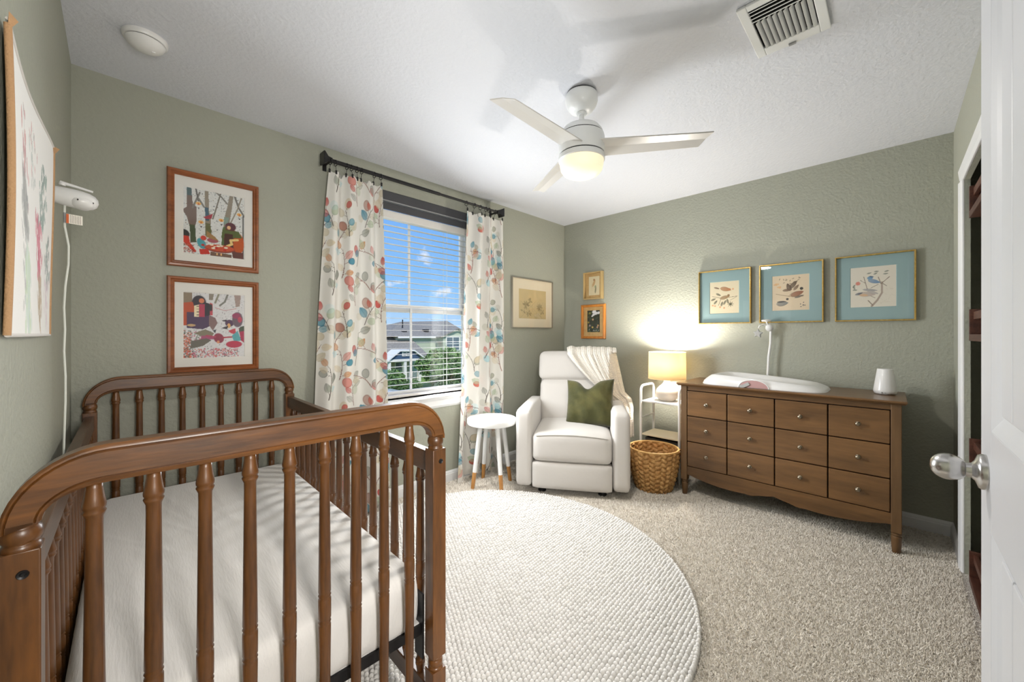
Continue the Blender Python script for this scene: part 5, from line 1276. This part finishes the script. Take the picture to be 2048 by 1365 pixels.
# ================================================================== LEFT WALL: TAPESTRY, BABY MONITOR
tp_ = thing('wall_hanging', 'white woven wall hanging with pink and green blossom stems on the left wall', 'wall hanging', (XL + 0.004, 1.424, 1.22))
def tapestry_art(a, w, h):
    rnd = random.Random(12); S = lambda x, y: (x * w, (1 - y) * h)
    def stem(x, y0, y1, c, n, s, al=.9, col2=None):
        pts = [S(x + .02 * math.sin(k), y0 + (y1 - y0) * k / 12) for k in range(13)]; a.line(pts, .003, (150, 150, 148), .5)
        for _ in range(n): a.leaf(*S(x + rnd.gauss(0, .035), rnd.uniform(y0, y1)), s * rnd.uniform(.6, 1.4), s * .45, rnd.uniform(1, 2.2), rnd.choice(c), al)
    g = [(150, 152, 150), (168, 170, 166), (132, 134, 134)]; pk = [(206, 84, 116), (190, 70, 100), (214, 120, 140)]; te = [(130, 156, 148), (150, 168, 160), (120, 140, 134)]; ta = [(170, 146, 112), (186, 162, 128)]; gr = [(190, 212, 176), (200, 214, 206), (206, 220, 206)]
    stem(.3, .12, .5, [(190, 110, 120), (170, 150, 150), (200, 130, 130)], 34, .035); stem(.28, .4, .62, g, 70, .04); stem(.26, .35, .9, g, 30, .035, .6)
    stem(.66, .46, .74, pk, 80, .035); stem(.66, .72, .97, ta, 46, .035); stem(.74, .2, .48, te, 52, .035); stem(.9, .5, .76, te + g, 36, .03); stem(.3, .66, .97, gr, 80, .045, .8); stem(.88, .72, .97, [(224, 206, 212), (214, 196, 206)], 30, .03, .7); stem(.5, .1, .36, [(206, 150, 150), (170, 180, 176)], 22, .03, .7)
def build_tapestry():
    w, h = 0.665, 0.548; nu, nv = 140, 190
    U, V = np.meshgrid(np.linspace(0, 1, nu), np.linspace(0, 1, nv)); P = np.stack([U * w, V * h], -1).reshape(-1, 2)
    a = Paint(P, (238, 236, 232)); tapestry_art(a, w, h)
    bow = 0.005 + 0.010 * np.sin(PI * V) * 0 + 0.004 * np.sin(U * 5 + V * 3)
    sag = -0.014 * np.sin(PI * np.clip(U, 0, 1)) * V ** 3
    X = bow; Y = (U - 0.5) * w + 0.008 * np.sin(PI * V) * np.where(U > .5, -1, 1) * np.abs(2 * U - 1); Z = V * h + sag
    np_mesh('cloth', np.stack([X, Y, Z], -1).reshape(-1, 3), grid_faces(nu, nv), 'tapestry', tp_, colors=a.C)
    L_ = np.stack([X, Y, Z], -1)
    b = MB()
    b.tube([tuple(p) for p in L_[::6, 0]], 0.005, 10); b.build('binding', 'jute', tp_, smooth=True)
    MB().tube([tuple(p) for p in L_[::6, -1]], 0.0035, 10).build('binding', 'jute', tp_, smooth=True)
    MB().tube([tuple(p) for p in L_[0, ::6]], 0.0035, 8).build('hem', 'cream_fabric', tp_, smooth=True)
    MB().tube([tuple(p) for p in L_[-1, ::6]], 0.003, 8).build('hem', 'cream_fabric', tp_, smooth=True)
    for p, s_ in ((L_[-1, 0], -1), (L_[-1, -1], 1)):
        b = MB(); b.add([(p[0], p[1] - s_ * 0.02, p[2]), (p[0], p[1], p[2] - 0.022), (p[0] + 0.003, p[1] + s_ * 0.014, p[2] + 0.006), (p[0] + 0.012, p[1], p[2])], [(0, 1, 3), (1, 2, 3), (2, 0, 3), (0, 2, 1)]); b.build('corner_loop', 'jute', tp_)
build_tapestry()

mc = thing('baby_monitor', 'white baby monitor camera on the left wall with hanging cord', 'camera', (XL, 1.90, 1.668))
Rm = Matrix.Rotation(math.radians(6), 4, 'Y')
b = MB(); b.lathe([(0.026, 0.0), (0.0265, 0.002), (0.029, 0.03), (0.030, 0.05), (0.0298, 0.062), (0.0275, 0.078), (0.022, 0.091), (0.013, 0.099), (0.0, 0.102)], 40, (0, 0, 0), 'x'); o = b.build('body', 'plastic', mc, smooth=True); o.rotation_euler = (0, math.radians(7), 0)
b = MB(); b.lathe([(0.0, -0.034), (0.012, -0.033), (0.021, -0.0295), (0.026, -0.023), (0.027, -0.016)], 36, (0.066, -0.006, 0.0)); o2 = b.build('camera_head', 'plastic', mc, smooth=True); o2.rotation_euler = (math.radians(-24), math.radians(6), 0)
hd_ = Vector((0.076, -0.018, -0.027))
MB().lathe([(0.0, -0.006), (0.004, -0.006), (0.0055, -0.003), (0.0085, -0.0025), (0.009, 0.004)], 24).build('lens', 'lens', mc, smooth=True).matrix_local = Matrix.Translation(hd_) @ Matrix.Rotation(math.radians(-38), 4, 'X')
for k in range(5):
    a = 0.4 + k * 0.55; MB().lathe([(0.0, -0.002), (0.002, -0.0015), (0.0022, 0.002)], 12).build('infrared_led', 'lens', mc, smooth=True).matrix_local = Matrix.Translation((0.074 + 0.019 * math.cos(a + .3), -0.023 - 0.004 * k % 2, -0.018 + 0.006 * math.sin(a))) @ Matrix.Rotation(math.radians(-55), 4, 'X')
MB().box(0.048, 0.062, -0.026, -0.022, -0.026, -0.022).build('status_light', M('green_window', srgb(120, 160, 96), rough=0.3), mc)
MB().tube([(0.02, 0, 0.031), (0.022, 0, 0.040)], 0.008, 14).build('antenna_hinge', 'plastic', mc, smooth=True)
MB().tube([(0.016, 0, 0.040), (0.05, -0.002, 0.034), (0.088, -0.003, 0.026)], [0.006, 0.0042, 0.0036], 12).build('antenna', 'plastic', mc, smooth=True)
cz = [(0.026, 0.0, -0.03), (0.0255, 0.0, -0.06), (0.026, 0, -0.10), (0.034, 0.002, -0.16), (0.0335, 0.0, -0.22), (0.027, 0.0, -0.29), (0.024, 0.004, -0.36), (0.026, 0.006, -0.43), (0.024, 0.006, -0.50), (0.027, 0.005, -0.58), (0.027, 0.004, -0.66), (0.025, 0.004, -0.75), (0.022, 0.004, -0.9)]
MB().tube(cz, 0.0028, 8).build('cord', 'cord', mc, smooth=True)
MB().tube([(0.0255, 0, -0.055), (0.026, 0, -0.088)], 0.0034, 10).build('cord_sleeve', 'grey_plastic', mc, smooth=True)
def tag_art(a, w, h):
    a.poly([(0, 0), (.16 * w, 0), (.16 * w, h), (0, h)], (206, 96, 40)); rnd = random.Random(2)
    for k in range(7):
        x = w * (.26 + k * .1); y = h * .08
        while y < h * .9:
            l = h * rnd.uniform(.06, .16); a.line([(x, y), (x, min(h * .94, y + l))], .0011, (110, 96, 90), .9); y += l + h * .04
tg = grid_print('warning_tag', 0.036, 0.030, 0.0006, (236, 230, 218), tag_art, mc, (0.047, -0.004, -0.074), 'tag'); tg.rotation_euler = (0, 0, 0.25)
tg['label'] = 'small warning tag with orange stripe and tiny print'

# ================================================================== RUG
rg = thing('round_rug', 'large round ivory nubby wool rug on the carpet', 'rug', (1.33, 1.495, 0))
RR = 0.995
MB().lathe([(0.0, 0.012), (RR - 0.012, 0.012), (RR - 0.004, 0.008), (RR, 0.0005), (0.0, 0.0005)], 160).build('backing', 'rug', rg, smooth=True)
def build_loops():
    px_, py_ = 0.0192, 0.0170; rx, ry, hz = 0.0102, 0.0096, 0.0165
    ang = math.radians(4)
    n_ = int(2.2 / px_); m_ = int(2.2 / py_)
    I, J = np.meshgrid(np.arange(-n_ // 2, n_ // 2), np.arange(-m_ // 2, m_ // 2))
    X = (I + 0.5 * (J % 2)) * px_; Y = J * py_; X = X.ravel(); Y = Y.ravel()
    keep = np.hypot(X, Y) < RR - 0.012; X, Y = X[keep], Y[keep]
    # a rope of loops around the edge
    ne = int(2 * PI * (RR - 0.008) / 0.0165); te_ = np.arange(ne) * 2 * PI / ne
    X = np.concatenate([X, (RR - 0.008) * np.cos(te_)]); Y = np.concatenate([Y, (RR - 0.008) * np.sin(te_)])
    N = len(X); X = X + RNG.normal(0, 0.0009, N); Y = Y + RNG.normal(0, 0.0009, N)
    X, Y = X * math.cos(ang) - Y * math.sin(ang), X * math.sin(ang) + Y * math.cos(ang)
    seg = 8; tv = []
    for k, (r, z) in enumerate(((1.0, 0.0), (0.93, 0.5), (0.58, 0.88))):
        for i in range(seg): a = 2 * PI * (i + 0.5 * (k % 2)) / seg; tv.append((r * math.cos(a) * rx, r * math.sin(a) * ry, z * hz))
    tv.append((0, 0, hz)); tv = np.array(tv); tf = []
    for k in range(2):
        for i in range(seg):
            a, b = k * seg + i, k * seg + (i + 1) % seg
            tf += [(a, b, b + seg), (a, b + seg, a + seg)]
    for i in range(seg): tf.append((2 * seg + i, 2 * seg + (i + 1) % seg, 3 * seg))
    tf = np.array(tf); S = RNG.uniform(0.9, 1.08, N); H = RNG.uniform(0.85, 1.15, N)
    V = tv[None] * np.stack([S, S, H], -1)[:, None, :] + np.stack([X, Y, np.full(N, 0.0115)], -1)[:, None, :]
    Fq = (tf[None] + (np.arange(N) * len(tv))[:, None, None]).reshape(-1, 3)
    o = np_mesh('wool_loops', V.reshape(-1, 3), Fq, 'rug', rg); o['kind'] = 'stuff'
build_loops()

# ================================================================== CLOSET LEDGES
lz = [1.795, 1.19, 0.555, 0.001]
words = ['topmost of the four dark wooden ledge shelves in the closet, near its header', 'dark wooden ledge shelf in the closet at picture height, second from the top', 'dark wooden ledge shelf in the closet just above the door knob', 'lowest dark wooden ledge shelf in the closet, standing on the carpet']
for z, lab in zip(lz, words):
    t_ = thing('ledge_shelf', lab, 'shelf', (2.95, YC - 0.007, z), 0, 'ledge shelves in the closet')
    L_ = 1.0; D_ = 0.13
    MB().box(-L_, 0, -D_, 0, 0, 0.032).build('bottom_board', 'closet_wood', t_, bevel=0.002)
    MB().box(-L_ + 0.016, -0.016, -0.030, -0.013, 0.105, 0.142).build('front_rail', 'closet_wood', t_, bevel=0.002)
    for x in (-L_, -0.016): MB().box(x, x + 0.016, -D_, 0, 0.032, 0.155).build('end_panel', 'closet_wood', t_, bevel=0.002)
    MB().box(-L_ + 0.016, -0.016, -D_, -D_ + 0.01, 0.032, 0.155).build('back_board', 'closet_wood', t_)

# ================================================================== OUTSIDE THE WINDOW
GZ = -3.05
MAT['lawn'] = M('lawn', srgb(118, 150, 70), rough=0.95, var=(3, srgb(150, 176, 92), 0.4, 0.65, 6), bump=(40, 0.6, 0.03))
MAT['asphalt'] = M('asphalt', srgb(140, 142, 146), rough=0.95, var=(30, srgb(160, 162, 164), 0.4, 0.7))
MAT['siding'] = M('sage_siding', srgb(196, 202, 178), rough=0.8)
MAT['siding2'] = M('tan_stucco', srgb(196, 184, 158), rough=0.9)
MAT['shingle'] = M('grey_shingles', srgb(132, 126, 114), rough=0.95, var=(8, srgb(158, 150, 136), 0.4, 0.65, 8), bump=(14, 0.5, 0.02))
MAT['blue_siding'] = M('blue_gable', srgb(62, 88, 116), rough=0.8)
MAT['house_trim'] = M('house_trim', srgb(236, 232, 222), rough=0.7)
MAT['house_glass'] = M('house_glass', srgb(96, 110, 116), rough=0.08, coat=0.5)
MAT['leaf_a'] = M('tree_leaves', srgb(98, 132, 72), rough=0.8, var=(1.2, srgb(138, 166, 100), 0.38, 0.62, 3))
MAT['leaf_b'] = M('bush_leaves', srgb(78, 108, 60), rough=0.8, var=(1.6, srgb(112, 140, 84), 0.38, 0.62, 3))
MAT['bark'] = M('bark', srgb(96, 82, 68), rough=0.95)
MAT['car_paint'] = M('white_car_paint', srgb(236, 238, 240), rough=0.2, coat=0.6)
MAT['tyre'] = M('tyre', srgb(36, 36, 38), rough=0.9)
struct(MB().box(-40, 90, 2.9, 120, GZ - 0.1, GZ).build('lawn', 'lawn'))
struct(MB().box(-40, 90, 12.5, 20.5, GZ, GZ + 0.01).build('street', 'asphalt'))
struct(MB().box(-40, 90, 22.0, 23.4, GZ, GZ + 0.015).build('sidewalk', 'asphalt'))

hs = thing('house', 'sage green two-storey house with grey shingle roof across the street', 'building', (23.0, 36, GZ))
ho = Vector(hs.location)
def hb(x0, x1, y0, y1, z0, z1): return MB().box(x0 - ho.x, x1 - ho.x, y0 - ho.y, y1 - ho.y, z0 - ho.z, z1 - ho.z)
def hv(*pts): return [tuple(Vector(p) - ho) for p in pts]
w0 = hb(19.0, 24.0, 34.4, 44, GZ, 1.05).build('main_wall', 'siding', hs)
b = MB(); b.add(hv((17.6, 34, 1.0), (28.4, 34, 1.0), (28.4, 45, 1.0), (17.6, 45, 1.0), (22.3, 39.2, 2.62), (28.6, 39.2, 2.86)), [(0, 1, 5, 4), (1, 2, 5), (2, 3, 4, 5), (3, 0, 4), (3, 2, 1, 0)]); b.build('main_roof', 'shingle', hs)
hb(19.0, 24.0, 33.92, 34.02, 0.84, 1.02).build('fascia', 'house_trim', hs)
w1 = hb(23.7, 27.4, 33.2, 40, GZ, 1.10).build('wing_wall', 'siding', hs)
for k in range(22):
    z = 1.0 - k * 0.19; MB()
    hb(23.69, 27.41, 33.18, 33.2, z, z + 0.16).build('siding_board', 'siding', w1)
for k in range(14):
    z = 0.8 - k * 0.19; hb(19.0, 23.7, 34.38, 34.4, z, z + 0.16).build('siding_board', 'siding', w0)
b = MB(); b.add(hv((23.5, 33.0, 1.06), (25.45, 33.0, 1.84), (27.6, 33.0, 1.06), (23.5, 40, 1.06), (25.45, 40, 1.84), (27.6, 40, 1.06)), [(0, 1, 2), (0, 3, 4, 1), (1, 4, 5, 2)]); 
gabl = MB().add(hv((23.7, 33.2, 1.1), (25.45, 33.2, 1.75), (27.4, 33.2, 1.1)), [(0, 1, 2)]).build('gable', 'siding', hs)
b = MB()
for p, q in (((23.3, 1.0), (25.45, 1.86)), ((25.45, 1.86), (27.8, 1.0))):
    b.add(hv((p[0], 32.9, p[1]), (q[0], 32.9, q[1]), (q[0], 40.5, q[1]), (p[0], 40.5, p[1]), (p[0], 32.9, p[1] - .14), (q[0], 32.9, q[1] - .14), (q[0], 40.5, q[1] - .14), (p[0], 40.5, p[1] - .14)), [(0, 1, 2, 3), (7, 6, 5, 4), (0, 4, 5, 1), (1, 5, 6, 2), (2, 6, 7, 3), (3, 7, 4, 0)])
b.build('wing_roof', 'shingle', hs)
def house_window(parent, x0, x1, z0, z1, y, nx=2):
    b = MB(); t_ = 0.07; q = lambda *a_: b.box(a_[0] - ho.x, a_[1] - ho.x, y - 0.06 - ho.y, y - ho.y, a_[2] - ho.z, a_[3] - ho.z)
    q(x0 - t_, x1 + t_, z1, z1 + t_); q(x0 - t_, x1 + t_, z0 - t_, z0)
    for k in range(nx + 1):
        x = x0 + (x1 - x0) * k / nx; q(x - t_ / 2 - (t_ / 2 if k == 0 else 0), x + t_ / 2 + (t_ / 2 if k == nx else 0), z0, z1)
    q(x0, x1, (z0 + z1) / 2 - 0.03, (z0 + z1) / 2 + 0.03)
    f = b.build('window', 'house_trim', parent)
    for k in range(nx):
        xa_, xb_ = x0 + (x1 - x0) * k / nx + .04, x0 + (x1 - x0) * (k + 1) / nx - .04
        MB().box(xa_ - ho.x, xb_ - ho.x, y - 0.03 - ho.y, y - 0.01 - ho.y, z0 - ho.z, z1 - ho.z).build('pane', 'house_glass', f)
house_window(hs, 24.05, 25.75, -0.42, 0.88, 33.18)
house_window(hs, 25.2, 26.8, -2.7, -1.3, 33.18)
MB().tube(hv((21.0, 36.6, 1.9), (21.0, 36.6, 2.75)), 0.06, 10).build('vent_pipe', 'tyre', hs)
for x, z in ((20.2, 1.42), (22.8, 1.62)): hb(x, x + .5, 35.2, 35.7, z - 0.12, z + 0.12).build('roof_vent', 'tyre', hs)

ph = thing('porch_house', 'house with blue clipped gable over a cream columned porch', 'building', (17.8, 32, GZ)); ho = Vector(ph.location)
hb(13.5, 19.6, 32.6, 40, GZ, -0.9).build('front_wall', 'siding2', ph)
b = MB(); b.add(hv((12.8, 31.0, -0.72), (20.6, 31.0, -0.80), (20.9, 35.2, 0.98), (13.4, 35.2, 1.25), (12.8, 31.0, -0.9), (20.6, 31.0, -0.95), (20.9, 35.2, 0.8), (13.4, 35.2, 1.05)), [(0, 1, 2, 3), (7, 6, 5, 4), (0, 4, 5, 1), (1, 5, 6, 2), (2, 6, 7, 3), (3, 7, 4, 0)]); b.build('sloping_roof', 'shingle', ph)
MB().prism([(p[0] - ho.x, p[1] - ho.z) for p in ((16.3, -0.9), (19.5, -0.95), (18.45, -0.22), (17.2, -0.2))], 'y', 30.4 - ho.y, 31.6 - ho.y).build('blue_gable', 'blue_siding', ph)
b = MB()
edge = [(15.95, -0.98), (17.12, -0.13), (18.52, -0.15), (19.85, -1.05)]
for p, q in zip(edge[:-1], edge[1:]):
    b.add(hv((p[0], 30.2, p[1]), (q[0], 30.2, q[1]), (q[0], 31.8, q[1]), (p[0], 31.8, p[1]), (p[0], 30.2, p[1] - .13), (q[0], 30.2, q[1] - .13), (q[0], 31.8, q[1] - .13), (p[0], 31.8, p[1] - .13)), [(0, 1, 2, 3), (7, 6, 5, 4), (0, 4, 5, 1), (1, 5, 6, 2), (2, 6, 7, 3), (3, 7, 4, 0)])
b.build('gable_trim', 'house_trim', ph)
house_window(ph, 17.45, 18.15, -0.62, -0.36, 30.4)
hb(15.9, 19.4, 30.4, 30.75, -1.15, -0.93).build('porch_beam', 'house_trim', ph)
for x in (16.25, 17.75, 19.2): hb(x - .13, x + .13, 30.45, 30.71, GZ, -1.15).build('porch_column', 'house_trim', ph)
hb(16.7, 17.3, 32.5, 32.6, GZ, -1.3).build('front_door', 'tyre', ph)
house_window(ph, 17.95, 18.6, -2.6, -1.4, 32.6, 1)
for k in range(14): hb(16.35 + k * 0.2, 16.39 + k * 0.2, 30.55, 30.6, GZ + 0.1, GZ + 0.9).build('porch_baluster', 'house_trim', ph)

nb = thing('neighbour_house', 'house with grey roof and white eave at the left edge of the window view', 'building', (12.0, 33, GZ)); ho = Vector(nb.location)
hb(6.0, 16.2, 33.5, 42, GZ, 0.6).build('wall', 'siding2', nb)
b = MB(); b.add(hv((5.4, 33, 0.5), (17.0, 33, 0.95), (17.0, 43, 0.95), (5.4, 43, 0.5), (9.0, 38, 3.2), (14.0, 38, 3.0)), [(0, 1, 5, 4), (1, 2, 5), (2, 3, 4, 5), (3, 0, 4), (3, 2, 1, 0)]); b.build('roof', 'shingle', nb)
hb(5.4, 17.3, 32.9, 33.1, 0.45, 0.75).build('eave', 'house_trim', nb)
house_window(nb, 9.0, 10.6, -1.6, -0.3, 33.5)

def foliage(name, label, cat, c, r, n, mat, trunk=True, group=None, seed=1, leaf=0.16):
    rg_ = np.random.default_rng(seed); t_ = thing(name, label, cat, (c[0], c[1], GZ), 0, group)
    th_ = rg_.uniform(0, 2 * PI, n); ph_ = np.arccos(rg_.uniform(-1, 1, n)); rad = rg_.uniform(0.45, 1.0, n) ** 0.5
    lump = 1 + 0.22 * np.sin(3 * th_ + 2 * ph_) * np.sin(2.5 * ph_ + 1) + 0.12 * np.sin(7 * th_)
    C = np.stack([r[0] * rad * lump * np.sin(ph_) * np.cos(th_), r[1] * rad * lump * np.sin(ph_) * np.sin(th_), r[2] * rad * lump * np.cos(ph_) + c[2] - GZ], -1)
    A = rg_.normal(size=(n, 3)); A /= np.linalg.norm(A, axis=1)[:, None]; B = np.cross(A, rg_.normal(size=(n, 3))); B /= np.linalg.norm(B, axis=1)[:, None]
    s = leaf * rg_.uniform(0.6, 1.3, n)[:, None]
    V = np.stack([C - A * s, C + B * s * 0.45, C + A * s, C - B * s * 0.45], 1).reshape(-1, 3)
    np_mesh('foliage', V, np.arange(4 * n).reshape(-1, 4), mat, t_, smooth=False)
    if trunk:
        b = MB(); zz = c[2] - GZ; b.tube([(0, 0, 0), (0.05, 0, zz * 0.6), (0, 0.05, zz)], [0.11, 0.08, 0.04], 8)
        for k in range(5): a = k * 1.3; b.tube([(0.03, 0, zz * 0.6), (r[0] * .5 * math.cos(a), r[1] * .5 * math.sin(a), zz + r[2] * .35 * math.sin(k))], [0.05, 0.02], 6)
        b.build('trunk', 'bark', t_)
    else: MB().tube([(0, 0, 0), (0, 0, (c[2] - GZ) * 1.1)], [0.05, 0.02], 6).build('stem', 'bark', t_)
    return t_
gt = 'garden trees and shrubs outside'
foliage('tree', 'bushy green tree in front of the sage house, right of the porch', 'tree', (18.7, 26.0, -1.35), (2.0, 1.6, 1.25), 9000, 'leaf_a', True, gt, 2)
foliage('tree', 'dark green tree at the far right of the window view', 'tree', (20.6, 25.0, -2.0), (1.4, 1.3, 1.0), 5000, 'leaf_b', True, gt, 3)
foliage('shrub', 'green shrub below the porch at the left of the view', 'shrub', (14.9, 27.5, -2.35), (1.1, 0.8, 0.7), 4200, 'leaf_a', False, gt, 4, 0.12)
foliage('shrub', 'dark low shrub between the lawn and the porch', 'shrub', (15.6, 26.4, -2.75), (1.2, 0.7, 0.4), 3400, 'leaf_b', False, gt, 5, 0.1)
foliage('shrub', 'low shrub at the foot of the bushy tree', 'shrub', (18.2, 24.6, -2.75), (0.9, 0.7, 0.4), 2600, 'leaf_b', False, gt, 6, 0.1)

cr = thing('car', 'white car parked on the street below the window', 'car', (9.1, 18.0, GZ + 0.01))
sec = [(-2.2, .35), (-2.2, .75), (-1.95, .88), (-1.0, .98), (-0.45, 1.38), (0.1, 1.46), (0.9, 1.44), (1.5, 1.08), (2.1, 0.98), (2.2, .7), (2.2, .35)]
b = MB()
for s_ in (-1, 1): pass
A = [(x, -0.85, z) for x, z in sec]; B = [(x, -0.62 if z > 1.1 else -0.86, z) for x, z in sec]; B2 = [(x, -p[1], z) for (x, _, z), p in zip(B, B)]
b.strip(B, B2); nS = len(sec); b.add(B, [tuple(range(nS))]); b.add(B2, [tuple(range(nS))[::-1]]); b.build('body', 'car_paint', cr, smooth=True, sharp=0.6, bevel=0.05, seg=3)
MB().add([(-0.95, -0.7, 1.02), (-0.47, -0.56, 1.37), (-0.47, 0.56, 1.37), (-0.95, 0.7, 1.02)], [(0, 1, 2, 3)]).build('windscreen', 'house_glass', cr, loc=(-0.012, 0, 0.012))
for s_ in (-1, 1):
    MB().add([(-0.8, s_ * 0.80, 1.04), (-0.4, s_ * 0.66, 1.34), (0.9, s_ * 0.66, 1.38), (1.3, s_ * 0.80, 1.08)], [(0, 1, 2, 3)]).build('side_window', 'house_glass', cr, loc=(0, s_ * 0.02, 0))
    for x in (-1.4, 1.4): MB().lathe([(0.0, -0.1), (0.31, -0.1), (0.31, 0.1), (0.0, 0.1)], 24, (x, s_ * 0.78, 0.31), 'y').build('wheel', 'tyre', cr, smooth=True, sharp=0.6)

# ------------------------------------------------------------------ carpet pile
def build_pile():
    sp_ = 0.0068; xs_ = np.arange(0.5, XR - 0.02, sp_); ys_ = np.arange(YC + 0.004, YW - 0.02, sp_)
    X, Y = np.meshgrid(xs_, ys_); X = X.ravel() + RNG.normal(0, 0.002, X.size); Y = Y.ravel() + RNG.normal(0, 0.002, Y.size)
    k = np.hypot(X - 1.33, Y - 1.495) > RR + 0.002; k &= (Y > YC + 0.022) | (X > 1.3); k &= Y > -0.245; k &= (X > 1.0) | (Y < 0.9)
    X, Y = X[k], Y[k]; N = len(X)
    a = RNG.uniform(0, 2 * PI, N); h = RNG.uniform(0.006, 0.011, N); w = RNG.uniform(0.0018, 0.003, N); lx, ly = RNG.normal(0, 0.0035, N), RNG.normal(0, 0.0035, N)
    V = []; B = np.stack([X, Y, np.zeros(N)], -1); T_ = np.stack([X + lx, Y + ly, h], -1)
    for q in (0, PI / 2):
        d = np.stack([np.cos(a + q) * w, np.sin(a + q) * w, np.zeros(N)], -1); V += [B - d, B + d, T_ + d * 0.55, T_ - d * 0.55]
    V = np.stack(V, 1).reshape(-1, 3); i = np.arange(N)[:, None] * 8
    Fq = np.concatenate([i + np.arange(4), i + np.arange(4, 8)], 0)
    o = np_mesh('carpet_pile', V, Fq, 'tuft', floor, smooth=True); o['kind'] = 'stuff'
build_pile()
